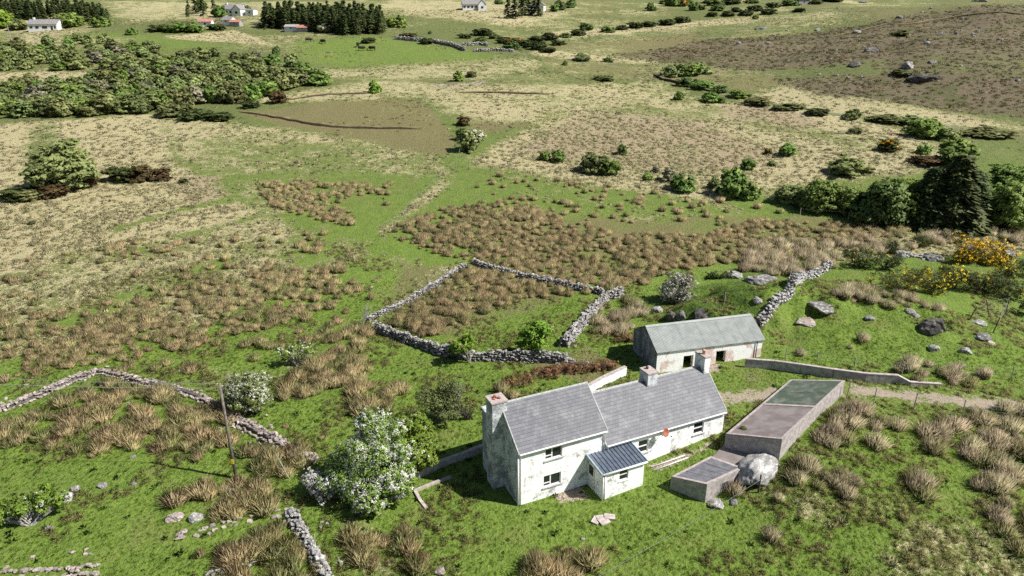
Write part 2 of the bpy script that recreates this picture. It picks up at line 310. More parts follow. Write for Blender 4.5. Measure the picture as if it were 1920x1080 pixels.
def ground_material():
    t = NT('pasture'); p = t.pos()
    n0 = t.noise(p, .05, 4); n1 = t.noise(p, .22, 4); n2 = t.noise(p, .8, 5, .6); n3 = t.noise(p, 3.2, 4, .65); n4 = t.noise(p, 14, 3, .6)
    A = t.n('ShaderNodeAttribute', attribute_name='cover_a'); B = t.n('ShaderNodeAttribute', attribute_name='cover_b')
    sa = t.n('ShaderNodeSeparateColor'); sb = t.n('ShaderNodeSeparateColor'); t.l(A.outputs['Color'], sa.inputs[0]); t.l(B.outputs['Color'], sb.inputs[0])
    jit = t.math('ADD', t.math('MULTIPLY_ADD', n3, .9, -.45), t.math('MULTIPLY_ADD', n2, .9, -.45))
    jit = t.math('ADD', jit, t.math('MULTIPLY_ADD', n4, .6, -.3)); jit = t.math('ADD', jit, t.math('MULTIPLY_ADD', n1, .9, -.45)); jit = t.math('ADD', jit, t.math('MULTIPLY_ADD', n0, .7, -.35))
    g = t.mix(t.step(n2, .3, .7), (.108, .175, .023), (.152, .23, .032)); g = t.mix(t.step(n3, .42, .72), g, (.192, .26, .048))
    g = t.mix(t.math('MULTIPLY', t.step(n1, .5, .72), .55), g, (.19, .195, .06)); g = t.mix(t.math('MULTIPLY', t.step(n4, .55, .8), .4), g, (.04, .08, .008))
    g = t.mix(t.math('MULTIPLY', A.outputs['Alpha'], .8), g, t.mix(t.step(n2, .35, .65), (.095, .108, .038), (.145, .148, .058)))
    def lay(base, w, c1, c2, gain=1., lo=.38, hi=.62):
        f = t.step(t.math('ADD', w, t.math('MULTIPLY', jit, gain)), lo, hi); return t.mix(f, base, t.mix(t.step(t.math('ADD', t.math('MULTIPLY', n4, .5), t.math('MULTIPLY', n3, .5)), .38, .62), c1, c2))
    c = lay(g, sb.outputs[2], (.03, .065, .008), (.07, .12, .015))
    c = lay(c, sa.outputs[2], (.122, .106, .038), (.22, .197, .088), .6)
    c = lay(c, t.math('MULTIPLY', sa.outputs[0], 1.05), (.135, .155, .045), (.21, .22, .075), .8, .25, .6)
    c = lay(c, t.math('MULTIPLY', sa.outputs[0], .74), (.275, .24, .11), (.52, .455, .27), 1.)
    c = lay(c, sa.outputs[1], (.23, .175, .10), (.42, .335, .22), 1.)
    c = lay(c, sb.outputs[0], (.08, .063, .038), (.205, .165, .098), 1.2); c = t.mix(t.math('MULTIPLY', t.math('MULTIPLY', sb.outputs[0], t.step(t.math('ADD', t.math('MULTIPLY', n1, .5), t.math('MULTIPLY', n0, .5)), .5, .58)), .8), c, (.085, .095, .03))
    c = lay(c, sb.outputs[1], (.24, .18, .13), (.48, .40, .31), .8)
    t.bump(t.math('ADD', t.math('MULTIPLY', n2, .5), t.math('ADD', n3, t.math('MULTIPLY', n4, .35))), .34, 1.)
    return t.out(c, .9)
M['ground'] = ground_material()
GROUND = build_ground()
def ribbon(name, pts, width, mat, lift=.03, label=None, n=6, step=1.5):
    P = [ground_at(*p) for p in pts]; q = []
    for a, b in zip(P[:-1], P[1:]):
        k = max(2, int((b-a).length/step))
        for i in range(k): q.append(a.lerp(b, i/k))
    q.append(P[-1]); q = [Vector(x) for x in q]
    for _ in range(4): q = [q[0]]+[(q[i-1]+q[i]*2+q[i+1])/4 for i in range(1, len(q)-1)]+[q[-1]]
    V = []; C = []
    for i, p in enumerate(q):
        d = q[min(i+1, len(q)-1)]-q[max(i-1, 0)]; d.z = 0; d.normalize(); s = Vector((d.y, -d.x, 0))
        for k in range(n+1):
            f = k/n*2-1; r = p+s*(f*width/2); V.append((r.x, r.y, float(T(r.x, r.y))+lift-.06*(abs(f) > .95))); C.append((1-abs(f), abs(abs(f)-.5), i/len(q)))
    F = [(i*(n+1)+k, i*(n+1)+k+1, (i+1)*(n+1)+k+1, (i+1)*(n+1)+k) for i in range(len(q)-1) for k in range(n)]
    o = link(name, npmesh(name, V, np.array(F), mat, np.array(C), True)); tag(o, label, None, None, 'structure'); return o
def track_material(name, c1, c2):
    t = NT(name); p = t.pos(); n2 = t.noise(p, .9, 5, .6); n3 = t.noise(p, 4, 4, .65); n4 = t.noise(p, 16, 3); a = t.n('ShaderNodeAttribute', attribute_name='Col')
    s = t.n('ShaderNodeSeparateColor'); t.l(a.outputs['Color'], s.inputs[0])
    g = t.mix(t.step(n3, .4, .65), (.075, .13, .013), (.19, .22, .05)); d = t.mix(t.step(n4, .35, .65), c1, c2)
    f = t.step(t.math('ADD', t.math('MULTIPLY_ADD', n2, 1.3, -.5), t.math('ADD', t.math('MULTIPLY', s.outputs[0], .55), t.math('MULTIPLY_ADD', n3, .9, -.55))), .24, .5)
    t.bump(t.math('ADD', n3, t.math('MULTIPLY', n4, .4)), .12); return t.out(t.mix(f, g, d), .95)
M['track'] = track_material('stony_track', (.22, .17, .12), (.42, .35, .27)); M['lane'] = track_material('old_lane', (.13, .125, .085), (.23, .21, .16))
ribbon('track', [(1300, 752), (1380, 742), (1470, 742), (1560, 728), (1640, 735), (1760, 748), (1990, 772)], 4.2, M['track'], .035, 'stony cart track with grass growing through')
ribbon('lane', [(1235, 140), (1300, 166), (1400, 186), (1500, 205), (1650, 226), (1800, 240), (1990, 262)], 2.2, M['lane'], .06, 'old grassed lane curving below the heather hill', step=4)
ribbon('lane', [(1235, 140), (1150, 122), (1040, 113), (960, 97)], 2.2, M['lane'], .06, 'old lane running up towards the far walls', step=5)
M['peat'] = simple('peat_face', (.035, .024, .016), (.08, .055, .035), 3, .95, .05, world=True)
def turf_bank(pts, h, label):
    P = [ground_at(*p) for p in pts]; q = []
    for a, b in zip(P[:-1], P[1:]):
        k = max(2, int((b-a).length/2.5)); q += [a.lerp(b, i/k) for i in range(k)]
    q.append(P[-1]); V = []; F = []
    for i, p in enumerate(q):
        d = q[min(i+1, len(q)-1)]-q[max(i-1, 0)]; d.z = 0; d.normalize(); s = Vector((-d.y, d.x, 0)); s = s if s.y > 0 else -s
        e = h*(.75+.4*random.random())*min(1, .3+.35*min(i, len(q)-1-i)); j = random.uniform(-.25, .25)
        for off, zz in ((-.15+j, -.3), (j, e*.9), (.5+j, e), (3.2, -.1)):
            r = p+s*off; V.append((r.x, r.y, float(T(r.x, r.y))+zz))
    for i in range(len(q)-1):
        for k in range(3): F.append((i*4+k, i*4+k+1, i*4+k+5, i*4+k+4))
    me = npmesh('turf_bank', V, np.array(F), [M['peat'], M['banktop']], mi=[0 if i % 3 == 0 else 1 for i in range(len(F))])
    tag(link('turf_bank', me), label, None, None, 'structure')
M['banktop'] = simple('bank_top', (.11, .10, .04), (.24, .20, .09), .8, .95, .08, world=True)
turf_bank([(448, 210), (500, 218), (570, 232), (640, 240), (790, 243)], .6, 'dark peat bank edging the cut bog field')
turf_bank([(545, 187), (620, 178), (700, 176)], .45, 'thin peat bank on the far side of the cut field')
turf_bank([(1225, 140), (1240, 150), (1290, 162), (1350, 176)], .8, 'dark bank edging the old lane by the bushes')
turf_bank([(1560, 70), (1600, 62), (1780, 34), (1925, 28)], .5, 'dark peat edge high on the heather hill')
turf_bank([(860, 175), (1000, 176), (1030, 178)], .5, 'low bank crossing the straw field')
# ------------------------------------------------------------------ farmhouse
def whitewash(name, grime, fine, base=(.86, .855, .835), dirt=(.17, .165, .16), pink=0.):
    t = NT(name); p = t.coord(); a = t.noise(p, 1.1, 6, .7); b = t.noise(p, 5, 6, .72, .3); c = t.noise(p, 22, 4, .65)
    sep = t.n('ShaderNodeSeparateXYZ'); t.l(p, sep.inputs[0])
    d = t.math('ADD', t.math('MULTIPLY', b, .5), t.math('MULTIPLY', c, .5)); e = t.noise(p, .55, 3)
    k = t.math('ADD', d, t.math('ADD', t.math('MULTIPLY_ADD', a, .55, -.275), t.math('MULTIPLY_ADD', e, .35, -.175)))
    col = t.mix(t.math('MULTIPLY', t.step(k, .66-grime*.3, .73-grime*.3), .8), base, dirt); col = t.mix(t.math('MULTIPLY', t.step(k, .58-grime*.3,   .68-grime*.3), .2), col, tuple((x+y)*.45 for x, y in zip(base, dirt)))
    if pink: col = t.mix(t.math('MULTIPLY', t.math('MULTIPLY', t.step(e, .5, .56), t.step(d, .40, .5)), pink), col, (.60, .36, .31))
    col = t.mix(t.math('MULTIPLY', t.step(c, .58, .7), fine), col, (.3, .3, .29))
    t.bump(t.math('ADD', b, t.math('MULTIPLY', c, .5)), .025); return t.out(col, .85)
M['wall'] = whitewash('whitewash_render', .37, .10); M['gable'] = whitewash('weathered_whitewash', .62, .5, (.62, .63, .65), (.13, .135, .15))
M['barnwall'] = whitewash('patchy_pink_limewash', .30, .35, pink=.75); M['barngable'] = whitewash('dark_gable_render', .75, .6, (.34, .345, .36), (.05, .055, .066))  # gable render has a much darker base than the other barn walls
M['paint'] = simple('white_paint', (.72, .72, .70), (.82, .82, .80), 8, .5, 0)
def slate_material():
    t = NT('slate'); a = t.n('ShaderNodeAttribute', attribute_name='Col'); p = t.pos(); n = t.noise(p, .9, 5, .6); m = t.noise(p, 16, 4)
    c = t.mix(t.step(n, .5, .72), a.outputs['Color'], (.27, .27, .265), 'MIX'); c = t.mix(.45, a.outputs['Color'], c); c = t.mix(t.math('MULTIPLY', t.step(m, .5, .75), .35), c, (.125, .125, .13))
    t.bump(m, .01); return t.out(c, .55)
M['slate'] = slate_material(); M['dark'] = simple('dark_underlay', (.05, .05, .055), (.09, .09, .09), 3)
M['glass'] = NT('window_glass'); g = M['glass']; g.b.inputs['Specular IOR Level'].default_value = .6; M['glass'] = g.out((.018, .021, .024), .08)
M['grey_trim'] = simple('grey_mortar_trim', (.32, .32, .32), (.48, .47, .46), 6, .85)
M['cap'] = simple('pinkish_concrete', (.36, .29, .27), (.50, .43, .40), 5, .9); M['terracotta'] = simple('terracotta', (.36, .11, .06), (.5, .19, .11), 6, .8)
M['buff'] = simple('buff_clay', (.5, .3, .2), (.6, .4, .28), 6, .8); M['rust'] = simple('rusty_red_metal', (.32, .09, .05), (.45, .16, .10), 6, .7)
M['seam'] = simple('blue_grey_steel', (.115, .14, .18), (.17, .20, .25), 3, .42, .004, metal=.3); M['pale_steel'] = simple('pale_blue_flashing', (.30, .37, .42), (.4, .47, .52), 4, .45)  # barge flashings are a paler blue than the roof panels
M['concrete'] = simple('aged_concrete', (.27, .25, .24), (.43, .40, .385), 2.2, .9, .02); M['dark_concrete'] = simple('brown_grey_roof_felt', (.185, .155, .145), (.27, .235, .225), .9, .9, .01)
M['green_felt'] = simple('green_mineral_felt', (.075, .10, .07), (.20, .21, .18), 1.1, .85, .01, lo=.42, hi=.75); M['timber'] = simple('weathered_timber', (.36, .31, .23), (.56, .50, .40), 5, .9)
M['dark_timber'] = simple('dark_timber', (.08, .065, .05), (.16, .13, .1), 6, .9); M['pipe'] = simple('white_plastic_pipe', (.6, .6, .58), (.75, .74, .72), 5, .5, 0)
HO = Vector((.495, 46.145, 0)); HT = math.radians(25.44); L1, L2, W, H1, R1, H2, R2 = 7.854, 12.536, 6.451, 4.9, 7.61, 3.42, 6.54
house = empty('farmhouse', HO, HT); tag(house, 'white farmhouse with slate roofs, two-storey end and long low wing', 'house')
def panel(mb, s0, s1, z0, z1, holes, t=0., depth=.22, sgn=1):
    ss = sorted({s0, s1, *[h[0] for h in holes], *[h[1] for h in holes]}); zs = sorted({z0, z1, *[h[2] for h in holes], *[h[3] for h in holes]})
    for a, b in zip(ss[:-1], ss[1:]):
        for c, d in zip(zs[:-1], zs[1:]):
            if any(h[0] <= (a+b)/2 <= h[1] and h[2] <= (c+d)/2 <= h[3] for h in holes): continue
            mb.face([(a, t, c), (b, t, c), (b, t, d), (a, t, d)])
    u = t+depth*sgn
    for a, b, c, d in holes:
        mb.face([(a, t, c), (a, u, c), (b, u, c), (b, t, c)]).face([(a, t, d), (b, t, d), (b, u, d), (a, u, d)])
        mb.face([(a, t, c), (a, t, d), (a, u, d), (a, u, c)]).face([(b, t, c), (b, u, c), (b, u, d), (b, t, d)])
WIN2 = [(2.34, 3.86, 3.5, 4.62), (2.22, 3.80, .98, 2.06)]; WIN1 = [(11.25, 12.27, 1.5, 2.76), (17.05, 18.15, 1.78, 2.92)]
mb = MB(); panel(mb, 0, L1, -1, H1, WIN2); mb.face([(L1, W, -1), (0, W, -1), (0, W, H1), (L1, W, H1)])
mb.face([(L1, 0, -1), (L1, W, -1), (L1, W, H1), (L1, W/2, R1-.08), (L1, 0, H1)]); mb.build('wall', M['wall'], house)
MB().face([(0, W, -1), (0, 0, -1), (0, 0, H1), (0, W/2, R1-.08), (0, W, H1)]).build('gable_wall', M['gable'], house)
mb = MB(); panel(mb, L1+.003, L1+L2, -1, H2, WIN1); mb.face([(L1+L2, W, -1), (L1, W, -1), (L1, W, H2), (L1+L2, W, H2)])
mb.face([(L1+L2, 0, -1), (L1+L2, W, -1), (L1+L2, W, H2), (L1+L2, W/2, R2-.08), (L1+L2, 0, H2)]); mb.build('wing_wall', M['wall'], house)
def slate_course(L, seed, ex=.30, w=.30):
    r = random.Random(seed); V = []; F = []; C = []; x = -(seed % 2)*w/2-r.uniform(0, .02)
    while x < L:
        x0, x1 = max(0, x+.003), min(L, x+w-.003); x += w
        if x1-x0 < .03: continue
        d = r.uniform(-.007, .007); g = r.choice((.118, .126, .131, .135, .14, .145, .16)); b = len(V); zt, zb = .005, .02+r.uniform(-.002, .003)
        y0, y1 = 0, ex-.015
        V += [(x0, y0, zb), (x1, y0, zb), (x1, y1, zt), (x0, y1, zt), (x0, y0, 0), (x1, y0, 0), (x1, y0, zb), (x0, y0, zb)]
        F += [(b, b+1, b+2, b+3), (b+4, b+5, b+6, b+7)]; C += [(g*.90, g*.92, g*1.02)]*4+[(.05, .05, .055)]*4
    return npmesh('slate_course', V, np.array(F), M['slate'], np.array(C))
def slate_roof(name, s0, s1, he, hr, over=.2, verge=.06, drop=0.):
    L = s1-s0+2*verge; half = W/2; k = (hr-he)/(half+over); ze = he; slope = math.atan(k); SL = (half+over)/math.cos(slope); n = max(1, round(SL/.30)); ex = SL/n
    o = (MB().prism([(-over, ze-.11), (half, hr-.11), (W+over, ze-.11), (W+over, ze-.005), (half, hr-.005), (-over, ze-.005)], s0-verge, s1+verge)).build(name, M['dark'], house)
    meshes = [slate_course(L, q, ex) for q in range(6)]
    for i in range(n):
        d = i*ex*math.cos(slope); z = ze+i*ex*math.sin(slope)
        link('slate_course', meshes[i % 6], o, (s0-verge, -over+d, z), (slope, 0, 0))
        link('slate_course', meshes[(i+3) % 6], o, (s1+verge, W+over-d, z), (slope, 0, math.pi))
    mb = MB()
    for q in range(int(L/.45)):
        a = s0-verge+q*L/int(L/.45); b = a+L/int(L/.45)-.012; mb.prism([(half-.14, hr-.12), (half-.02, hr+.035), (half+.02, hr+.035), (half+.14, hr-.12), (half, hr-.03)], a, b)
    mb.build('ridge_tile', M['grey_trim'], o)
    for sx in (s0-verge-.03, s1+verge-.05):
        for sg in (1, -1):
            mb = MB(); y0, y1 = (-over-.02, half) if sg == 1 else (W+over+.02, half)
            mb.hexa([(sx, y0, ze-.14), (sx+.08, y0, ze-.14), (sx+.08, y1, hr-.14), (sx, y1, hr-.14), (sx, y0, ze+.035), (sx+.08, y0, ze+.035), (sx+.08, y1, hr+.035), (sx, y1, hr+.035)]); mb.build('verge', M['grey_trim'], o)
    mb = MB().box(s0-verge, s1+verge, -over-.012, -over+.03, ze-.26, ze-.02).box(s0-verge, s1+verge, W+over-.03, W+over+.012, ze-.26, ze-.02); mb.build('fascia', M['paint'], o)
    mb = MB().tube([(s0, -over-.075, ze-.06), (s1, -over-.075, ze-.08)], .06, 8); mb.build('gutter', M['paint'], o); return o
slate_roof('roof', 0, L1, H1, R1); slate_roof('wing_roof', L1+.09, L1+L2, H2, R2)
def window(parent, s0, s1, z0, z1, style, t=.10, sgn=1, sill=True):
    f = .075; y0, y1 = t, t+.07; mb = MB()
    mb.box(s0, s1, y0, y1, z0, z0+f).box(s0, s1, y0, y1, z1-f, z1).box(s0, s0+f, y0, y1, z0+f, z1-f).box(s1-f, s1, y0, y1, z0+f, z1-f); P = []
    if style == 'sash':
        m = (z0+z1)/2; mb.box(s0+f, s1-f, y0-.02, y1, m-.045, m+.045); P = [(s0+f, s1-f, z0+f, m-.045), (s0+f, s1-f, m+.045, z1-f)]
    else:
        m = s0+(s1-s0)*.42; q = z0+(z1-z0)*.30; mb.box(m-.05, m+.05, y0-.01, y1, z0+f, z1-f).box(s0+f, m-.05, y0-.01, y1, q-.04, q+.04)
        P = [(s0+f, m-.05, z0+f, q-.04), (s0+f, m-.05, q+.04, z1-f), (m+.05, s1-f, z0+f, z1-f)]
    wo = mb.build('window', M['paint'], parent)
    for a, b, c, d in P: MB().box(a, b, y0+.03, y0+.045, c, d).build('pane', M['glass'], wo)
    if sill: MB().box(s0-.12, s1+.12, -.09, t, z0-.10, z0-.002).build('sill', M['grey_trim'], wo)
    return wo
for h in WIN2: window(house, *h, 'casement')
for h in WIN1: window(house, *h, 'sash')
def chimney(s0, s1, t0, t1, z0, z1, pots, mats=('wall', 'cap'), lip=.07):
    c = MB().box(s0, s1, t0, t1, z0, z1).build('chimney', M[mats[0]], house)
    MB().box(s0-lip, s1+lip, t0-lip, t1+lip, z1+.001, z1+.14).build('cap', M[mats[1]], c)
    for ps, pt, ph, pr, pm in pots:
        n = 10; V = []; b = z1+.14
        MB().tube([(ps, pt, b-.02), (ps, pt, b+ph*.8), (ps, pt, b+ph*.82), (ps, pt, b+ph)], [pr, pr*.85, pr*1.05, pr], n).build('pot', M[pm], c, True)
    return c
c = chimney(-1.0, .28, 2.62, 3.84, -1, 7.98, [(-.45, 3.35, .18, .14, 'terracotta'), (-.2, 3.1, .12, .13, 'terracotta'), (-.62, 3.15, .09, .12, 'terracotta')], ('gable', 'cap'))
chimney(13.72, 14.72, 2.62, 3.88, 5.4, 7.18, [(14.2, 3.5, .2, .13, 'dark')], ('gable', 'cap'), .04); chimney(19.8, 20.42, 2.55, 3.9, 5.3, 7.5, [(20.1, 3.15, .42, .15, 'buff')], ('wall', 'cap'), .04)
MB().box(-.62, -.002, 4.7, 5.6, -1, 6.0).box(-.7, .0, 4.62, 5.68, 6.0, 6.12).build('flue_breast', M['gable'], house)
MB().prism([(2.5, 5.45), (2.58, 5.75), (2.618, 5.8), (2.618, 5.5)], 13.6, 14.85).build('flashing', M['grey_trim'], house)
def pipe(pts, name='downpipe', r=.05, m='paint'): return MB().tube(pts, r, 8).build(name, M[m], house, True)
pipe([(.14, -.27, H1-.1), (.14, -.08, H1-.4), (.14, -.08, -.6)]); pipe([(-.03, -.02, H1-.1), (-.03, -.02, -.6)], r=.07)
pipe([(L1-.1, -.27, H1-.1), (L1-.1, -.09, H1-.4), (L1-.1, -.09, 2.9)]); pipe([(L1+.25, -.27, H2-.1), (L1+.25, -.1, H2-.35), (L1+.25, -.1, 2.9)])
# porch
PX, PL, PW, PH, PH2 = 6.361, 3.895, 2.233, 2.57, 2.93
pw = (7.9, 8.76, 1.28, 2.33); mb = MB(); panel(mb, PX, PX+PL, -1, PH-.08, [pw], -PW, .16)
mb.face([(PX, 0, -1), (PX, -PW, -1), (PX, -PW, PH-.08), (PX, 0, PH2-.08)]).face([(PX+PL, -PW, -1), (PX+PL, 0, -1), (PX+PL, 0, PH2-.08), (PX+PL, -PW, PH-.08)])
porch = mb.build('porch', M['wall'], house)
mb = MB(); a, b, c_, d = pw; f = .07; m = (c_+d)/2; y0, y1 = -PW+.08, -PW+.15
mb.box(a, b, y0, y1, c_, c_+f).box(a, b, y0, y1, d-f, d).box(a, a+f, y0, y1, c_+f, d-f).box(b-f, b, y0, y1, c_+f, d-f).box(a+f, b-f, y0, y1, m-.04, m+.04).build('window', M['paint'], porch)
MB().box(a+f, b-f, y0+.03, y0+.045, c_+f, m-.04).build('pane', M['glass'], porch); MB().box(a+f, b-f, y0+.03, y0+.045, m+.04, d-f).build('pane', M['glass'], porch); MB().box(a-.08, b+.08, -PW-.06, -PW+.08, c_-.08, c_-.002).build('sill', M['paint'], porch)
MB().box(PX-.05, PX-.002, -.98, -.10, .05, 2.38).build('door', M['paint'], porch); MB().box(PX-.062, PX-.052, -.86, -.22, 1.35, 2.2).build('door_glass', M['glass'], porch); MB().box(PX-.1, PX-.055, -.9, -.84, 1.05, 1.1).build('door_handle', M['dark'], porch)
n = 12; k = (PH2-PH)/(PW+.14)
for i in range(n):
    wv = (PL+.3)/n; a = PX-.15+i*wv; b = a+wv; yF, yB = -PW-.14, .0
    mb = MB().hexa([(a, yF, PH-.04), (b, yF, PH-.04), (b, yB, PH2-.04), (a, yB, PH2-.04), (a, yF, PH), (b, yF, PH), (b, yB, PH2), (a, yB, PH2)])
    mb.hexa([(a-.025, yF, PH), (a+.025, yF, PH), (a+.025, yB, PH2), (a-.025, yB, PH2), (a-.012, yF, PH+.06), (a+.012, yF, PH+.06), (a+.012, yB, PH2+.06), (a-.012, yB, PH2+.06)])
    mb.build('roof_panel', M['seam'], porch)
for a in (PX-.27, PX+PL+.155): MB().hexa([(a, -PW-.16, PH-.1), (a+.11, -PW-.16, PH-.1), (a+.11, 0, PH2-.1), (a, 0, PH2-.1), (a, -PW-.16, PH+.07), (a+.11, -PW-.16, PH+.07), (a+.11, 0, PH2+.07), (a, 0, PH2+.07)]).build('barge_flashing', M['pale_steel'], porch)
MB().box(PX-.15, PX+PL+.15, -PW-.17, -PW-.142, PH-.16, PH-.01).build('fascia', M['paint'], porch); MB().tube([(PX-.15, -PW-.22, PH-.06), (PX+PL+.15, -PW-.22, PH-.08)], .055, 8).build('gutter', M['paint'], porch, True)
for q in (PX-.04, PX+.16): MB().tube([(q, -PW-.08, PH-.1), (q, -PW-.08, -.5)], .055, 8).build('downpipe', M['paint'], porch, True)
# satellite dish on the wall (a thing of its own)
def house_pt(s, t, z): return HO+Vector((math.cos(HT)*s-math.sin(HT)*t, math.sin(HT)*s+math.cos(HT)*t, z))
dish = empty('satellite_dish', house_pt(13.45, 0, 3.0), HT); tag(dish, 'rusty red satellite dish bracketed below the wing eaves', 'satellite dish')
V = []; F = []; nn = 20
for i in range(5):
    r = i/4
    for k2 in range(nn): a = 2*math.pi*k2/nn; V.append((.31*r*math.cos(a), .09*r*r, .40*r*math.sin(a)))
for i in range(4):
    for k2 in range(nn): j = (k2+1) % nn; F.append((i*nn+k2, i*nn+j, i*nn+nn+j, i*nn+nn+k2))
me = npmesh('reflector', V, np.array(F), M['rust'], smooth=True); R_ = link('reflector', me, dish, (.0, -.62, .42), (math.radians(14), 0, math.radians(186)))
md = R_.modifiers.new('thick', 'SOLIDIFY'); md.thickness = .02
MB().tube([(.0, .02, -.1), (0, -.32, -.1), (0, -.52, .36)], .028, 8).build('bracket', M['dark'], dish); MB().tube([(.05, -.62, .1), (.36, -1.0, .14)], .014, 6).build('feed_arm', M['dark'], dish); MB().box(.33, .40, -1.05, -.97, .11, .19).build('receiver', M['dark'], dish)
# ------------------------------------------------------------------ barn
BO = Vector((15.006, 65.926, 0)); BT = math.radians(14.68); BL, BW, BH, BR, BZ = 12.286, 5.955, 3.723, 5.367, 1.4
barn = empty('barn', BO+Vector((0, 0, 0)), BT); tag(barn, 'old limewashed barn with grey corrugated roof and two dark doorways', 'barn')
holes = [(3.06, 4.2, 0, 2.86), (6.86, 8.05, 0, 2.95)]
mb = MB(); panel(mb, 0, BL, 0, BH, holes, 0, .5); mb.face([(BL, BW, 0), (0, BW, 0), (0, BW, BH), (BL, BW, BH)]).face([(BL, 0, 0), (BL, BW, 0), (BL, BW, BH), (BL, BW/2, BR-.05), (BL, 0, BH)]); mb.build('wall', M['barnwall'], barn)
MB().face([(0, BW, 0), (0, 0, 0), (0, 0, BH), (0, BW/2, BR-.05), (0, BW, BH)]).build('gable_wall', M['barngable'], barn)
MB().box(.1, BL-.1, .52, .6, 0, BH).build('inner_shade', M['dark'], barn) if False else None
MB().box(.05, BL-.05, .05, BW-.05, 1.2, 1.33).build('earth_floor', M['peat'], barn); MB().box(7.93, 8.03, -.03, .04, 1.3, 2.95).build('door_jamb', M['grey_trim'], barn); MB().box(6.88, 6.96, .3, .38, 1.3, 2.9).build('door_jamb', M['grey_trim'], barn)
M['corr'] = simple('green_grey_corrugated_sheet', (.29, .31, .293), (.37, .385, .368), 1.3, .6, .004)
def corrugated(parent, s0, s1, sgn, slope_y0, z0, y1, z1, wave=(12.286+.24)/11/8, amp=.026):
    n = int((s1-s0)/wave*8); V = []; F = []
    for i in range(n+1):
        s = s0+(s1-s0)*i/n; h = amp*math.cos(2*math.pi*(s-s0)/wave); V += [(s, slope_y0, z0+h), (s, (slope_y0+y1)/2, (z0+z1)/2+h), (s, y1, z1+h)]
    for i in range(n): F += [(i*3, i*3+3, i*3+4, i*3+1), (i*3+1, i*3+4, i*3+5, i*3+2)]
    F = [f if sgn > 0 else f[::-1] for f in F]
    return link('corrugated_sheet', npmesh('corrugated_sheet', V, np.array(F), M['corr'], smooth=True), parent)
ns = 11
for i in range(ns):
    a = -.12+i*(BL+.24)/ns; b = a+(BL+.24)/ns*9/8; dz = .009*(i % 2)+.02
    corrugated(barn, a, b, 1, -.18, BH-.04+dz, BW/2, BR+dz); corrugated(barn, a, b, -1, BW+.18, BH-.04+dz, BW/2, BR+dz)
MB().prism([(BW/2-.22, BR-.05), (BW/2-.2, BR-.02), (BW/2, BR+.11), (BW/2+.2, BR-.02), (BW/2+.22, BR-.05), (BW/2, BR+.08)], -.14, BL+.14).build('ridge_cap', M['corr'], barn)
MB().tube([(11.6, -.1, BH-.1), (11.6, -.1, 1.3)], .045, 8).build('downpipe', M['dark'], barn); MB().prism([(0, 1), (0, 2.35), (-.35, 1.0)], 10.6, 12.1).build('plinth', M['barnwall'], barn) if False else None
# ------------------------------------------------------------------ flat-roofed outbuildings
def quadshed(name, label, near_l, near_r, far_r, far_l, base, wall=.28, slab=None): pass
def lerp3(a, b, t): return Vector(a).lerp(Vector(b), t)
def shed(name, label, NL, NR, FR, FL, zb, mat_wall, mat_coping, cope=.28, rec=.06):
    """mono-pitch shed: four top corners in the world, walls down to zb, a recessed roof inside the coping"""
    root = empty(name, (NL[0], NL[1], zb)); tag(root, label, 'shed'); o = Vector((NL[0], NL[1], zb)); c = [Vector(p)-o for p in (NL, NR, FR, FL)]
    cen = sum(c, Vector())/4; inn = []
    for i in range(4):
        a, b, d = c[i-1], c[i], c[(i+1) % 4]; e1 = (a-b).normalized(); e2 = (d-b).normalized(); inn.append(b+(e1+e2)*cope/max(.3, e1.cross(e2).length))
    for i in range(4):
        j = (i+1) % 4; a, b, ia, ib = c[i], c[j], inn[i], inn[j]; dn = Vector((0, 0, -1)); z = lambda v: Vector((v.x, v.y, 0))
        m = MB(); m.face([z(a), z(b), b, a]).face([a, b, ib, ia], 1).face([ib, ia, ia+dn*.25, ib+dn*.25][::-1], 1); m.build('wall', [mat_wall, mat_coping], root)
    return root, c, inn
M['shedwall'] = simple('rough_cast_concrete', (.30, .265, .25), (.46, .42, .40), 2.5, .9, .04); M['coping'] = simple('worn_coping', (.36, .30, .28), (.52, .455, .43), 3, .9, .02)
NL, NR, FR, FL = at_z(1361, 813, 2.55), at_z(1466.7, 823, 3.6), at_z(1584.7, 712.8, 3.6), at_z(1482, 711.4, 2.55)
rt, c, inn = shed('concrete_shed', 'long concrete shed with half green, half brown flat roof', NL, NR, FR, FL, .4, M['shedwall'], M['coping'], .22)
dn = Vector((0, 0, -.05))
def roofpatch(u0, u1, v0, v1, name, mat, lift=0., q=None, par=None):
    q = q or inn; P = lambda u, v: q[0].lerp(q[1], u).lerp(q[3].lerp(q[2], u), v)+Vector((0, 0, -.05+lift))
    pts = [P(u0, v0), P(u1, v0), P(u1, v1), P(u0, v1)]; m = MB(); m.hexa([p+Vector((0, 0, -.06)) for p in pts]+pts); return m.build(name, mat, par or rt)
roofpatch(-.02, 1.02, -.02, .515, 'roof_deck', M['dark_concrete'])
for (a, b) in ((-.02, .49), (.493, 1.02)):
    for (d, e) in ((.515, .76), (.764, 1.02)): roofpatch(a, b, d, e, 'roofing_felt', M['green_felt'], .03+.004*(a > 0))
roofpatch(-.02, 1.02, .505, .53, 'lap_strip', M['coping'], .05)
ROOF_IN = [Vector(q)+Vector((NL[0], NL[1], .4)) for q in inn]
a, b, c2_, d = at_z(1258.5, 893, 1.35), at_z(1326, 907.8, 1.75), at_z(1394.6, 877, 1.75), at_z(1332.6, 855, 1.35)
rt2, c2, inn2 = shed('low_shed', 'small low concrete shed with grey sheeted roof and square hatch', a, b, c2_, d, -1.0, M['shedwall'], M['coping'], .26)
M['greysheet'] = simple('dark_grey_roof_sheet', (.13, .13, .145), (.20, .20, .215), 2, .6, .006)
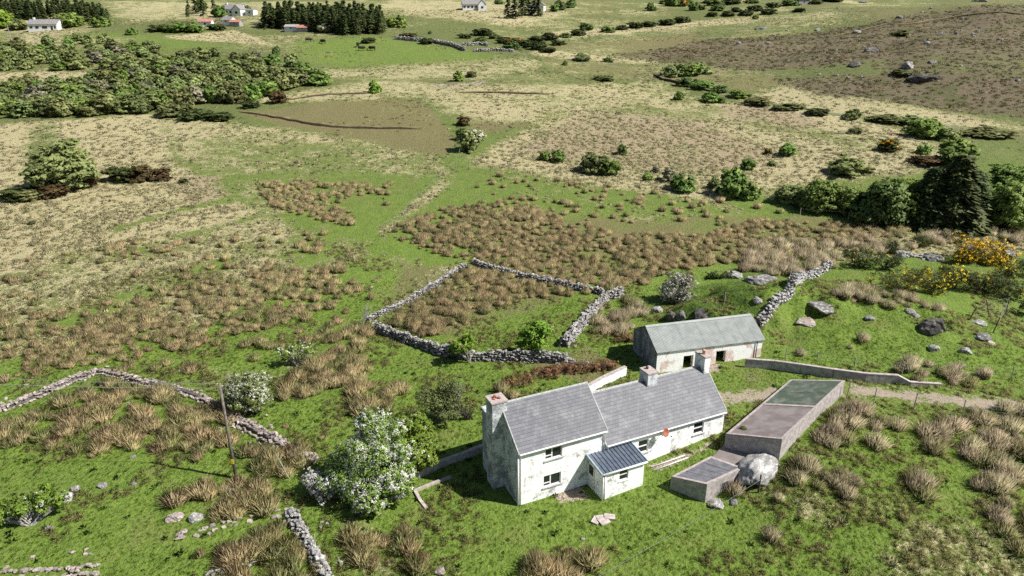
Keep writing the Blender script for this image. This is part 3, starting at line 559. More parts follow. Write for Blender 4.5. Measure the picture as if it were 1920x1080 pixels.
for i in range(4): roofpatch(.0, 1., i/4+.006, (i+1)/4-.006, 'roof_sheet', M['greysheet'], .05+.006*(i % 2), inn2, rt2)
e = (c2[2]-c2[1]); e.z = 0; L = e.length; e.normalize(); nrm = Vector((e.y, -e.x, 0))
def hatch(f0, f1, z0, z1, off, name, mat):
    m = MB(); p0, p1 = c2[1]+e*(L*f0), c2[1]+e*(L*f1); q = [p0-nrm*.05, p1-nrm*.05, p1+nrm*off, p0+nrm*off]; m.hexa([(v.x, v.y, z0) for v in q]+[(v.x, v.y, z1) for v in q]); return m.build(name, mat, rt2)
hatch(.40, .58, 1.55, 2.15, .012, 'hatch', M['dark']); hatch(.385, .40, 1.5, 2.2, .03, 'hatch_jamb', M['coping']); hatch(.58, .595, 1.5, 2.2, .03, 'hatch_jamb', M['coping'])
# concrete apron between the two sheds
pts = [at_z(1332, 856, 1.12), at_z(1394, 878, 1.25), at_z(1412, 845, 1.3), at_z(1358, 835, 1.15)]
pts = [d.lerp(d, 0)+Vector((0, 0, -.25)), Vector(c2_)+Vector((0, 0, -.3)), at_z(1425, 850, 1.35), at_z(1357, 834, 1.15)]
ap = MB().hexa([p-Vector((0, 0, 1.2)) for p in pts]+pts).build('yard_slab', M['dark_concrete']); tag(ap, 'brown concrete slab joining the long shed and the low shed', 'slab')
# ------------------------------------------------------------------ boundary wall right of the barn, retaining walls behind the house
def ground_wall(name, label, pts, h, th, mat, top=None, sink=.6):
    """pts: (px, py of the foot) list; h: heights at those points"""
    P = [ground_at(*p[:2]) for p in pts]; root = empty(name, P[0]); tag(root, label, 'wall'); o = P[0]
    for i in range(len(P)-1):
        a, b = P[i]-o, P[i+1]-o; d = (b-a); d.z = 0; d.normalize(); s = Vector((-d.y, d.x, 0))*th/2; g = d*.006
        up = Vector((0, 0, 1)); A, B = a+g, b-g
        m = MB().hexa([A-s-up*sink, B-s-up*sink, B+s-up*sink, A+s-up*sink, A-s+up*h[i], B-s+up*h[i+1], B+s+up*h[i+1], A+s+up*h[i]]); q = m.build('wall_section', mat, root)
        s2 = s*1.12; m = MB().hexa([A-s2+up*(h[i]+.002), B-s2+up*(h[i+1]+.002), B+s2+up*(h[i+1]+.002), A+s2+up*(h[i]+.002), A-s2+up*(h[i]+.07), B-s2+up*(h[i+1]+.07), B+s2+up*(h[i+1]+.07), A+s2+up*(h[i]+.07)]); m.build('coping', top or M['coping'], root)
    return root
ground_wall('boundary_wall', 'low concrete wall curving from the barn corner beside the track', [(1396, 688), (1450, 692), (1500, 699), (1560, 708), (1620, 716), (1680, 718), (1705, 722), (1765, 722)], [.95, .95, .95, .95, .95, .85, .35, .12], .3, M['concrete'])
ground_wall('retaining_wall', 'pale concrete retaining wall behind the slate roof', [(1080, 750), (1130, 722), (1172, 702)], [.9, .9, .9], .35, M['wall'])
ground_wall('retaining_wall', 'low mossy wall running from the hawthorn to the chimney gable', [(750, 912), (790, 893), (822, 877), (865, 862), (915, 842)], [.5, .55, .6, .6, .6], .3, M['concrete'])
ground_wall('kerb', 'narrow concrete kerb bent round the grass bank by the gable', [(845, 896), (815, 907), (778, 922), (788, 940), (800, 955)], [.12, .12, .12, .1, .05], .22, M['coping'])
for i, (p, q) in enumerate((((1221, 878), (1283, 856)), ((1226, 884), (1290, 860)))):
    A, B = ground_at(*p), ground_at(*q); tag(MB().tube([A+Vector((0, 0, .12)), B+Vector((0, 0, .12))], .055, 8).build('plastic_pipe', M['pipe'], None, True), ('white pipe lying along the house foot, nearer the wall', 'white pipe lying along the house foot, outer of the two')[i], 'pipe')
for i, (px, py, rz) in enumerate(((1128, 972, .2), (1143, 970, -.1), (1133, 979, .5), (1117, 977, 1.1))):
    P = ground_at(px, py); o = MB().box(-.42, .42, -.28, .28, 0, .09).build('stone_slab', M['coping'], None, loc=P+Vector((0, 0, .03+.0*i)), rot=(.06*i, .05, rz)); tag(o, 'loose pale slab lying on the grass below the porch', 'slab', 'loose slabs below the porch')
# ------------------------------------------------------------------ dry-stone walls and boulders
import bmesh
def hull_stone(seed, n=11, flat=.75):
    r = np.random.default_rng(seed); d = r.normal(size=(n, 3)); d /= np.linalg.norm(d, axis=1)[:, None]; d *= r.uniform(.82, 1.05, (n, 1)); d[:, 2] *= flat
    bm = bmesh.new()
    for p in d: bm.verts.new(p*.5)
    bmesh.ops.convex_hull(bm, input=bm.verts); bmesh.ops.delete(bm, geom=[v for v in bm.verts if not v.link_faces], context='VERTS')
    me = bpy.data.meshes.new('stone'); bm.to_mesh(me); bm.free(); return me
def mesh_arrays(me):
    V = np.empty(len(me.vertices)*3); me.vertices.foreach_get('co', V); me.calc_loop_triangles(); F = np.empty(len(me.loop_triangles)*3, np.int32); me.loop_triangles.foreach_get('vertices', F); return V.reshape(-1, 3), F.reshape(-1, 3)
STONES = {}
for mk in ('stone', 'pink_stone', 'rock'):
    STONES[mk] = []
    for q in range(8): me = hull_stone(q+(20 if mk != 'stone' else 0), 12); me.materials.append(M[mk]); STONES[mk].append(me)
STA = [mesh_arrays(m) for m in STONES['stone']]
def euler_m(a, b, c): return np.array(Matrix.Rotation(c, 3, 'Z') @ Matrix.Rotation(b, 3, 'Y') @ Matrix.Rotation(a, 3, 'X'))
def stone_wall(label, pts, h, w, nind=150, size=.36, mat='stone', ruin=0., group=None, seed=0, core=True):
    r = np.random.default_rng(seed+11); P = [ground_at(*p) for p in pts]; o = P[0]; root = empty('dry_stone_wall', o); tag(root, label, 'stone wall')
    seg = []; S = []
    nk = max(1, int(h/(size*.62)))
    for a, b in zip(P[:-1], P[1:]):
        d = b-a; d.z = 0; L = d.length; d.normalize(); s = Vector((-d.y, d.x, 0)); s = s if s.y < 0 else -s       # towards the camera
        k = 0.
        while k < L:
            st = size*r.uniform(.75, 1.25); x, y = a.x+d.x*k, a.y+d.y*k; k += st*.86; z = float(T(x, y)); hh = h*(1-ruin*abs(float(fbm(np.array(x/2.1+seed), np.array(y/2.1), 2)))*1.6)*r.uniform(.85, 1.1)
            kk = max(1, int(hh/(size*.62)))
            if ruin > .6 and r.random() < .35: continue
            for c in range(kk):
                zz = z+(c+.35)*hh/kk; taper = 1-.35*c/max(1, kk)
                for side in ((1, -1) if c < kk-1 or kk == 1 else (.45, -.45)):
                    sc = size*r.uniform(.8, 1.3); sh = (sc*r.uniform(1., 1.5), sc*r.uniform(.8, 1.1), sc*r.uniform(.62, .95)) if c < kk-1 else (sc*r.uniform(1, 1.5), sc*r.uniform(.9, 1.3), sc*r.uniform(.7, 1.1))
                    off = side*(w/2-.1)*taper+r.normal()*.05
                    S.append((x+s.x*off+d.x*r.normal()*.06, y+s.y*off+d.y*r.normal()*.06, zz+r.normal()*.04, sh, (r.normal()*.22, r.normal()*.22, math.atan2(d.y, d.x)+r.normal()*.35), (2 if c == kk-1 else 1)*(1 if side > 0 else .6)+sc))
    if ruin > .25:
        for _ in range(len(S)//7):                      # stones tumbled beside the wall
            q = S[r.integers(len(S))]; x, y = q[0]+r.normal()*w, q[1]+r.normal()*w; S.append((x, y, float(T(x, y))+.06, q[3], q[4], 2.5))
    S.sort(key=lambda q: -q[5]); VV = []; FF = []; b = 0
    for i, (x, y, z, sh, ro, _) in enumerate(S):
        if i < nind:
            link('stone', STONES[mat][i % 8], root, (x-o.x, y-o.y, z-o.z), ro, sh)
        else:
            V, F = STA[i % 8]; V = (V*np.array(sh)) @ euler_m(*ro).T+np.array([x-o.x, y-o.y, z-o.z]); VV.append(V); FF.append(F+b); b += len(V)
    if VV: tag(link('packed_stones', npmesh('packed_stones', np.concatenate(VV), np.concatenate(FF), M[mat]), root), kind='stuff')
    if core and h > .5:
        m = MB()
        Q = []
        for a, b2 in zip(P[:-1], P[1:]):
            k = max(1, int((b2-a).length/1.2)); Q += [a.lerp(b2, i/k) for i in range(k)]
        Q = [Vector((q.x, q.y, float(T(q.x, q.y)))) for q in Q+[P[-1]]]
        for a, b2 in zip(Q[:-1], Q[1:]):
            d = b2-a; d.z = 0; d.normalize(); s = Vector((-d.y, d.x, 0))*w*.27; u = Vector((0, 0, 1)); A, B = a-o, b2-o; hc = h*(.6-.55*min(1., ruin))
            m.hexa([A-s-u*.5, B-s-u*.5, B+s-u*.5, A+s-u*.5, A-s*.6+u*hc, B-s*.6+u*hc, B+s*.6+u*hc, A+s*.6+u*hc])
        m.build('wall_core', M['dark_rock'], root)
    return root
stone_wall('grey dry-stone wall along the front of the rushy pen', [(703, 622), (760, 640), (830, 666), (890, 676), (960, 676), (1010, 678), (1060, 680)], 1.35, .75, 280, .37, 'stone', .15, seed=1)
stone_wall('tumbled stone heap ending the pen wall above the brown bracken', [(1030, 672), (1070, 682), (1120, 690)], 1.2, 1.5, 120, .42, 'stone', .7, seed=2)
stone_wall('low dry-stone wall up the left side of the rushy pen', [(690, 602), (740, 578), (800, 545), (850, 512), (872, 497)], .75, .8, 190, .36, 'stone', .3, seed=3)
stone_wall('dark-faced dry-stone wall across the back of the rushy pen', [(890, 496), (940, 512), (1000, 526), (1060, 538), (1130, 552)], 1.05, .7, 190, .36, 'stone', .15, seed=4)
stone_wall('thick pale dry-stone wall closing the pen beside the barn', [(1058, 650), (1085, 618), (1110, 590), (1135, 562), (1165, 552)], 1.35, 1.15, 260, .40, 'stone', .12, seed=5)
stone_wall('sturdy dry-stone wall climbing the knoll behind the barn', [(1422, 608), (1445, 582), (1480, 550), (1515, 523), (1556, 500)], 1.2, 1.1, 230, .46, 'rock', .2, seed=6)
stone_wall('collapsed ruddy stone wall slanting in from the photo\'s left edge', [(-30, 778), (40, 755), (90, 735), (140, 712), (178, 700)], .7, 1.3, 190, .38, 'pink_stone', .35, seed=7)
stone_wall('short ruddy stone wall stretch at the bend among rushes', [(178, 700), (205, 700), (248, 713)], .75, 1.0, 60, .38, 'pink_stone', .4, seed=8)
stone_wall('broken ruddy stone wall running down to the pole hawthorn', [(248, 713), (300, 724), (345, 735)], .65, 1.1, 80, .38, 'pink_stone', .4, seed=9)
stone_wall('last ruddy stones of the wall left of the pole', [(345, 735), (372, 745), (402, 764)], .65, 1.1, 50, .38, 'pink_stone', .4, seed=19)
stone_wall('slumped ruddy stone wall between the pole and the big hawthorn', [(402, 766), (445, 790), (490, 815), (530, 838), (590, 868)], .8, 1.4, 210, .38, 'pink_stone', .35, seed=10)
stone_wall('lichened stone wall running out of the bottom edge below the hawthorn', [(545, 962), (560, 990), (580, 1025), (600, 1060), (620, 1100)], .8, .9, 230, .36, 'rock', .3, seed=11)
stone_wall('low line of ruddy stones joining the wall head from the grass', [(325, 1008), (380, 1000), (440, 978), (500, 968), (545, 958)], .28, .9, 110, .42, 'pink_stone', .9, seed=12, core=False)
stone_wall('short row of white field stones across the rushes', [(390, 1078), (430, 1066), (475, 1050), (530, 1030)], .3, .4, 40, .40, 'rock', .3, seed=13, core=False)
stone_wall('rubble stones along the bottom left edge of the grass', [(-20, 1085), (50, 1078), (110, 1078), (180, 1070)], .45, 1.0, 80, .36, 'pink_stone', .5, seed=14, core=False)
stone_wall('far grey field wall beyond the green pasture', [(742, 74), (800, 79), (845, 86), (872, 96)], 1.8, 1.2, 80, .8, 'stone', .1, seed=15)
stone_wall('far grey field wall beside the dark gorse, upper one', [(868, 86), (900, 84), (915, 87)], 1.5, 1.2, 40, .8, 'stone', .2, seed=16)
stone_wall('far grey field wall beside the dark gorse, lower one', [(890, 97), (930, 95), (962, 97)], 1.3, 1.2, 40, .8, 'stone', .2, seed=17)
stone_wall('stones of an old wall on the skyline bank by the yellow gorse', [(1690, 480), (1730, 483), (1760, 487)], .8, 1.0, 40, .55, 'rock', .5, seed=18)
def rock_mesh(seed, mat, n=4, rough=.6, cut=.27, smooth=False):
    bm = bmesh.new(); bmesh.ops.create_icosphere(bm, subdivisions=n, radius=.5); r = np.random.default_rng(seed); pl = r.normal(size=(9, 3)); pl /= np.linalg.norm(pl, axis=1)[:, None]; dd = r.uniform(cut, .46, 9)
    for v in bm.verts:
        p = np.array(v.co)
        for q, d in zip(pl, dd):
            k = p @ q
            if k > d: p = p-q*(k-d)*.92
        v.co = Vector(p)
    co = np.array([v.co[:] for v in bm.verts]); f = .5*fbm(co[:, 0]*3+seed, co[:, 1]*3+co[:, 2]*4, 2)+.35*fbm(co[:, 0]*9+co[:, 2]*7, co[:, 1]*9+seed, 2); co *= (1+rough*.45*f)[:, None]
    for v, q in zip(bm.verts, co): v.co = q
    me = bpy.data.meshes.new('boulder'); bm.to_mesh(me); bm.free(); me.materials.append(mat); me.polygons.foreach_set('use_smooth', [smooth]*len(me.polygons)); return me
ROCKS = {k: [rock_mesh(s+i*9, M['moss_rock' if k == 'rock' else k]) for s in range(4)] for i, k in enumerate(('rock', 'dark_rock', 'pink_stone'))}
def boulder(px, py, wpx, hpx, label, mat='rock', seed=0, rz=0., group=None, name='boulder', deep=1.):
    P = ground_at(px, py); m = m_per_px(P); s = (wpx*m*1.0, wpx*m*deep*.9, hpx*m*1.2); o = link(name, ROCKS[mat][seed % 4], None, P+Vector((0, s[1]*.2, s[2]*.02)), (0, 0, rz), s); tag(o, label, 'boulder', group); return o
boulder(1757, 622, 52, 34, 'large dark angular boulder on the slope right of the barn', 'dark_rock', 1, .4)
boulder(1735, 612, 30, 14, 'pale rock leaning behind the dark angular boulder', 'rock', 2, .1)
boulder(1813, 662, 24, 15, 'white-topped boulder below the broken fence posts', 'rock', 0, .5)
boulder(1753, 657, 22, 16, 'pale boulder on the grass below the dark boulder', 'rock', 3, 1.)
boulder(1705, 586, 24, 12, 'flat-topped pale stone on the slope below the gorse', 'rock', 1, .2)
boulder(1716, 594, 20, 9, 'small pale stone just below the flat-topped one', 'rock', 2, .9)
boulder(1843, 634, 36, 11, 'long grey slab of rock among the fence posts', 'rock', 2, .3)
boulder(1860, 646, 18, 9, 'small ruddy stone below the long slab', 'pink_stone', 1, .7)
boulder(1838, 608, 34, 8, 'low rock caught in the fallen fence mesh', 'rock', 3, -.4)
boulder(1548, 580, 58, 16, 'flat lichened outcrop in the grass right of the barn wall', 'rock', 0, -.3)
boulder(1514, 608, 46, 12, 'flat brown outcrop nearer the barn', 'pink_stone', 2, .1)
boulder(1633, 600, 22, 10, 'small pale outcrop in mid slope', 'rock', 3, .6)
boulder(1420, 566, 22, 16, 'round grey boulder left of the climbing wall', 'rock', 1, .2)
boulder(1430, 530, 62, 22, 'broad pale outcrop on top of the knoll', 'rock', 2, -.4)
boulder(1376, 520, 40, 14, 'smaller mossy outcrop on the knoll crest', 'rock', 3, .4)
boulder(1278, 598, 20, 26, 'tall white-faced rock behind the barn roof', 'rock', 0, .8)
boulder(1233, 585, 24, 16, 'white rock at the foot of the knoll bush', 'rock', 3, .3)
boulder(1262, 600, 30, 26, 'dark mossy rock between the two white ones', 'dark_rock', 2, .3)
boulder(1318, 596, 34, 26, 'dark rock face under the knoll grass', 'dark_rock', 0, .1)
boulder(1748, 487, 46, 18, 'pale rock mass under the yellow gorse', 'rock', 1, .2); boulder(1690, 480, 34, 14, 'pale rock left of the rock mass under the gorse', 'rock', 2, .9)
boulder(1830, 470, 46, 12, 'pale flat rock right of the yellow gorse', 'rock', 3, .1); boulder(1895, 480, 36, 14, 'grey rock at the right edge under the trees', 'rock', 0, .1)
boulder(363, 976, 30, 22, 'smooth grey boulder on the lawn below the pole', 'rock', 1, .5); boulder(326, 976, 34, 20, 'ruddy boulder beside the smooth grey one', 'pink_stone', 0, .2)
boulder(428, 930, 32, 14, 'half-buried ruddy stone at the foot of the pole', 'pink_stone', 3, .2); boulder(478, 908, 22, 12, 'white stone right of the pole foot', 'rock', 2, .2)
boulder(190, 914, 22, 10, 'pale stone in the grass, last of the short row', 'rock', 3, .4); boulder(140, 920, 18, 12, 'white stone next to the leaning thorn', 'rock', 0, .2); boulder(250, 909, 12, 8, 'tiny pale stone right of the short row', 'rock', 1, .2)
boulder(112, 940, 40, 22, 'grey rock under the leaning thorn branches', 'rock', 2, .2); boulder(248, 858, 12, 7, 'small white stone in the open grass', 'rock', 2, .5); boulder(90, 992, 16, 8, 'pale stone above the bottom left rubble', 'rock', 1, .3)
boulder(1772, 800, 16, 10, 'mushroom-shaped pale stone among the right-hand rushes', 'rock', 3, .2)
boulder(1345, 950, 34, 14, 'white painted stone at the low shed corner', 'rock', 0, .6); boulder(1375, 944, 20, 9, 'small white stone beside the low shed', 'rock', 2, .6); boulder(825, 1075, 26, 14, 'brown stone at the bottom edge', 'pink_stone', 2, .3); boulder(1092, 1012, 10, 6, 'small pale stone on the lower lawn', 'rock', 1, .3)
hill = [(1705, 128, 22, 20, 'rock', 'pointed pale boulder on the heather hill'), (1640, 97, 34, 13, 'dark_rock', 'dark ledge of rock high on the heather hill'), (1735, 152, 66, 20, 'dark_rock', 'wide dark outcrop below the pointed boulder'), (1604, 124, 24, 14, 'dark_rock', 'dark outcrop left of the pointed boulder'),
 (1607, 62, 16, 9, 'rock', 'pale boulder left of the dark ledge'), (1535, 57, 12, 7, 'rock', 'pale boulder beside the hill fence'), (1740, 82, 14, 8, 'rock', 'round pale boulder above the pointed one'), (1795, 64, 12, 8, 'rock', 'pale stone near the hill crest, centre'), (1750, 118, 16, 7, 'rock', 'flat stone right of the pointed boulder'),
 (1875, 75, 12, 7, 'rock', 'pale stone near the hill crest, at right'), (1908, 152, 12, 8, 'rock', 'pale stone on the hill at the right edge'), (1440, 82, 12, 7, 'rock', 'pale stone on the lower heather'), (1385, 83, 10, 8, 'rock', 'two-lobed stone on the lower heather'), (1430, 55, 26, 8, 'rock', 'pale rock strip along the hill fence'), (1690, 33, 16, 7, 'rock', 'pale rock on the upper slope'), (1840, 3, 30, 8, 'rock', 'white outcrop on the top edge of the hill'), (1765, 64, 16, 6, 'rock', 'pale rock between the two crest stones'), (1620, 5, 20, 6, 'rock', 'pale rock at the top edge')]
for i, (x, y, a, b, m, l) in enumerate(hill): boulder(x, y, a, b, l, m, i, i*.7)
rs = np.random.default_rng(5)
for i in range(46):
    x, y = rs.uniform(1340, 1915), rs.uniform(15, 150); s = rs.uniform(4, 9); boulder(x, y, s, s*.6, 'small pale stone strewn over the heather hillside', 'rock', i, i, 'small stones on the heather hill')
# the big boulder beside the low shed
P = at_z(1420, 905, .75); P.z = float(T(P.x, P.y)); bme = rock_mesh(75, M['rock'], 5, .55, .36, True)
big = link('boulder', bme, None, (20.45, 49.55, 1.0), (.1, .1, .95), (5.6, 3.0, 2.9)); tag(big, 'huge pale grey boulder wedged between the two sheds', 'boulder')
# ------------------------------------------------------------------ poles, wires and fences
def stick(mb, P, h, r, lean=(0, 0), n=6): mb.tube([P-Vector((0, 0, .3)), P+Vector((lean[0]*h, lean[1]*h, h))], [r, r*.9], n); return mb
pb = ground_at(443, 897); ph = vert_z(718, pb.x, pb.y)-pb.z
pole = empty('utility_pole', pb); tag(pole, 'grey wooden utility pole with small yellow tag beside the hawthorn', 'utility pole')
MB().tube([(0, 0, -.4), (-.05, 0, ph*.5), (-.06, 0, ph)], [.145, .12, .10], 10).build('shaft', M['pole'], pole, True)
M['yellow'] = simple('yellow_plate', (.6, .45, .03), (.7, .55, .05), 5, .6, 0); MB().box(-.11, .09, -.19, -.13, 1.55, 1.95).build('tag_plate', M['yellow'], pole)
for q in ((-.22, ph-.15), (-.22, ph-.55)): MB().tube([(-.06, 0, q[1]), (q[0], -.02, q[1]), (q[0]-.02, -.02, q[1]+.1)], .045, 6).build('insulator', M['paint'], pole)
M['wire'] = simple('overhead_wire', (.3, .3, .3), (.4, .4, .4), 4, .5, 0)
def wire(a, b, sag, label, r=.016, mat='wire', n=14):
    pts = [Vector(a).lerp(Vector(b), i/n)-Vector((0, 0, sag*4*(i/n)*(1-i/n))) for i in range(n+1)]; o = MB().tube(pts, r, 4).build('overhead_wire', M[mat]); tag(o, label, 'wire'); return o
tp = pb+Vector((-.28, 0, ph-.05)); t2 = pb+Vector((-.28, 0, ph-.45))
wire(tp, tp+Vector((-42, 2.2, 1.5)), .7, 'upper wire running left from the pole'); wire(t2, t2+Vector((-42, 2.2, 1.2)), .7, 'lower wire running left from the pole')
wire(tp+Vector((.3, 0, 0)), house_pt(-.1, 4.2, 6.2), .8, 'dark service wire from the pole to the chimney gable', .014, 'dark_timber')
st = at_z(1423, 917, 1.0); st.z = float(T(st.x, st.y)); o = MB(); stick(o, Vector((0, 0, 0)), 1.7, .07); tag(o.build('post', M['dark_timber'], None, loc=st), 'short dark post standing in front of the huge boulder', 'post')
q1 = ground_at(1130, 1079); q2 = ground_at(1010, 1150); wire(st+Vector((0, -.08, 1.3)), q2+Vector((0, 0, .3)), .25, 'pale stay wire from the dark post down across the lawn', .009)
for (x, y, h, l, ln, m) in ((545, 898, 46, 'leaning grey stake beside the blossom branches', (-.45, .1), 'grey_bark'), (590, 1030, 30, 'short stake beside the bottom stone wall', (.08, 0), 'timber'), (1358, 570, 20, 'thin stake at the climbing wall foot', (0, 0), 'timber'), (1508, 515, 24, 'stake on the climbing wall', (-.05, 0), 'timber'), (1482, 525, 22, 'stake leaning on the climbing wall', (-.1, 0), 'timber'), (1671, 478, 26, 'grey post by the gorse and rock', (0, 0), 'timber'), (1550, 455, 16, 'far post in the straw grass', (0, 0), 'timber'), (1745, 455, 14, 'far post before the dark trees', (0, 0), 'timber')):
    P = ground_at(x, y); m_ = m_per_px(P)*1.15; o = MB(); stick(o, Vector((0, 0, 0)), h*m_, .05, ln); tag(o.build('stake', M[m], None, loc=P), l, 'post')
def fence(name, label, posts, hpx, wires, mat='timber', leans=None, r=.055, h=None):
    P = [ground_at(*p) for p in posts]; root = empty(name, P[0]); tag(root, label, 'fence'); tops = []
    for i, p in enumerate(P):
        hh = (hpx[i] if hasattr(hpx, '__len__') else hpx)*m_per_px(p)*1.12 if h is None else h; ln = leans[i] if leans else (random.uniform(-.05, .05), random.uniform(-.05, .05)); m = MB(); stick(m, p-P[0], hh, r, ln); m.build('post', M[mat], root); tops.append((p-P[0], hh, ln))
    for f in wires:
        for (a, ha, la), (b, hb, lb) in zip(tops[:-1], tops[1:]):
            A = a+Vector((la[0]*ha*f, la[1]*ha*f, ha*f)); B = b+Vector((lb[0]*hb*f, lb[1]*hb*f, hb*f)); MB().tube([A, A.lerp(B, .5)-Vector((0, 0, .05)), B], .009, 4).build('wire', M['wire'], root)
    return root
fence('wire_fence', 'pale post and wire fence leading from the concrete shed along the track', [(1587, 748), (1637, 760), (1712, 768), (1803, 782), (1909, 793), (2010, 806)], [36, 32, 32, 34, 28, 28], [.55, .9])
fence('wire_fence', 'post and wire fence above the boundary wall under the green slope', [(1472, 672), (1532, 676), (1602, 688), (1690, 703), (1756, 702), (1796, 710), (1896, 712), (2000, 716)], [20, 16, 18, 24, 20, 24, 24, 24], [.5, .9])
fence('broken_fence', 'fallen fence of leaning posts and slack mesh on the slope', [(1816, 600), (1857, 595), (1885, 588), (1861, 624)], [24, 30, 32, 28], [.3, .6, .9], 'dark_timber', [(.35, .0), (-.4, .1), (0, 0), (.2, 0)], .07)
fence('wire_fence', 'line of small posts below the shelter trees', [(1500, 405), (1590, 412), (1700, 426), (1770, 428), (1838, 428), (1890, 430), (1950, 432)], 14, [.9], 'timber')
fence('wire_fence', 'tiny post fence climbing the heather hillside', [(1180, 76), (1230, 70), (1280, 64), (1330, 60), (1380, 55), (1430, 50), (1480, 44), (1530, 38), (1580, 32)], 9, [.9], 'timber', r=.09)
fence('wire_fence', 'old field fence between rushes and straw grass', [(735, 432), (760, 405), (790, 375), (820, 345), (855, 315), (862, 295)], 14, [.9], 'grey_bark')
fence('wire_fence', 'old fence line above the rush field towards the shelter trees', [(880, 318), (960, 325), (1050, 335), (1140, 348), (1230, 362), (1330, 380), (1420, 392)], 13, [.9], 'grey_bark')
pf = ground_at(22, 78); m_ = m_per_px(pf); fp = empty('utility_pole', pf); tag(fp, 'far pale pole left of the white bungalow', 'utility pole'); MB().tube([(0, 0, -.3), (-.3, 0, 30*m_)], [.16, .12], 8).build('shaft', M['grey_bark'], fp); MB().box(-.9, .5, -.06, .06, 28*m_, 28*m_+.14).build('crossarm', M['grey_bark'], fp)
for x, y, h, l in ((107, 47, 16, 'far pole among the bushes right of the bungalow'), (510, 48, 24, 'far pole in front of the spruce plantation')):
    P = ground_at(x, y); fp = empty('utility_pole', P); tag(fp, l, 'utility pole'); MB().tube([(0, 0, -.3), (0, 0, h*m_per_px(P))], [.16, .12], 8).build('shaft', M['grey_bark'], fp); MB().box(-.6, .6, -.06, .06, h*m_per_px(P)-.6, h*m_per_px(P)-.46).build('crossarm', M['grey_bark'], fp)
# ------------------------------------------------------------------ plants: leaf clouds, stems, blades
def norm(a): return a/np.maximum(1e-9, np.linalg.norm(a, axis=-1, keepdims=True))
def quads(P, U, Wd, su, sw):
    """diamond leaves at P, long axis U, width axis W"""
    U = U*np.asarray(su)[:, None]; Wd = Wd*np.asarray(sw)[:, None]; V = np.stack([P-U, P-U*.1-Wd, P+U, P-U*.1+Wd], 1).reshape(-1, 3); return V, np.arange(len(V)).reshape(-1, 4)
def sublobes(lobes, rng, k=5, f=.5):
    out = []
    for L in lobes:
        out.append((*L[:3], *[q*.78 for q in L[3:]]))
        for _ in range(k): d = norm(rng.normal(size=3)); g = rng.uniform(.28, f); out.append((*[L[i]+d[i]*L[3+i]*rng.uniform(.65, .95) for i in range(3)], *[L[3+i]*g for i in range(3)]))
    return out
def cloud(lobes, n, size, rng, ca, cb, clump=20, spread=.15, hollow=.74, aspect=.62, up=.25, floor=None):
    """leaves in clumps through the outer volume of overlapping lobes (cx,cy,cz,rx,ry,rz)"""
    lo = np.array(lobes, float); w_ = (lo[:, 3]*lo[:, 4]*lo[:, 5])**(2/3); k = rng.choice(len(lo), n//clump, p=w_/w_.sum()); d = norm(rng.normal(size=(len(k), 3)))
    rad = (hollow+(1-hollow)*rng.random(len(k))**.6)*(1+.09*rng.normal(size=len(k))); cc = lo[k, :3]+d*lo[k, 3:]*rad[:, None]
    keep = np.ones(len(k), bool) if floor is None else cc[:, 2] > floor; cc, d, k = cc[keep], d[keep], k[keep]
    R = lo[k, 3:].mean(1)*spread; q = np.repeat(np.arange(len(cc)), clump); off = rng.normal(size=(len(q), 3))*R[q][:, None]*np.array([1, 1, .75]); P = cc[q]+off
    nrm = norm(d[q]*.8+norm(off)*.6+rng.normal(size=P.shape)*.55+np.array([0, 0, up])); U = norm(np.cross(nrm, rng.normal(size=P.shape))); Wd = np.cross(nrm, U)
    s = size*rng.uniform(.6, 1.35, len(P)); V, F = quads(P, U, Wd, s, s*aspect)
    f = np.clip(rng.random(len(cc))[q]*.75+rng.random(len(q))*.35-.05, 0, 1)[:, None]; C = np.array(ca)*(1-f)+np.array(cb)*f; C = C*rng.uniform(.85, 1.15, (len(q), 1))
    N_ = norm(d[q]*.75+norm(off)*.45+np.array([0, 0, .4])+rng.normal(size=P.shape)*.28)
    return V, F, np.repeat(C, 4, 0), np.repeat(N_, 4, 0)
def stems(base, lobes, n, r0, rng, fork=.35, reach=.85, sides=4, seg=4, wob=.08):
    """limbs rising from the base into the lobes: tapered tubes"""
    lo = np.array(lobes, float); VV = []; FF = []; b = 0; base = np.array(base, float)
    for i in range(n):
        L = lo[rng.integers(len(lo))]; t = L[:3]+norm(rng.normal(size=3))*L[3:]*reach*rng.random()**.4; mid = base+(L[:3]-base)*fork+rng.normal(size=3)*wob*L[3]; pts = []
        for k in range(seg+1):
            u = k/seg; p = base*(1-u)**2+2*mid*u*(1-u)+t*u*u; pts.append(p+rng.normal(size=3)*wob*L[3]*.35*(0 < k))
        rad = r0*(1-np.linspace(0, .93, seg+1))*rng.uniform(.5, 1) if i else r0*(1-np.linspace(0, .9, seg+1)); u = None
        for k, p in enumerate(pts):
            d = norm(pts[min(k+1, seg)]-pts[max(k-1, 0)]); u = norm(np.cross(d, [.3, .5, .8])); v = np.cross(d, u)
            for q in range(sides): a = 2*math.pi*q/sides; VV.append(p+(u*math.cos(a)+v*math.sin(a))*rad[k])
        for k in range(seg):
            for q in range(sides): j = (q+1) % sides; FF.append((b+k*sides+q, b+k*sides+j, b+k*sides+sides+j, b+k*sides+sides+q))
        b += (seg+1)*sides
    return np.array(VV), np.array(FF), None
def merge(name, parts, mats):
    V = []; F = []; C = []; I = []; N_ = []; b = 0
    for (v, f, c, *n_), m in parts:
        N_.append(n_[0] if n_ else np.zeros((len(v), 3))); V.append(v); F.append(f+b); b += len(v); C.append(c if c is not None else np.full((len(v), 3), .2)); I += [m]*len(f)
    return npmesh(name, np.concatenate(V), np.concatenate(F), mats, np.concatenate(C), mi=I, nrm=np.concatenate(N_))
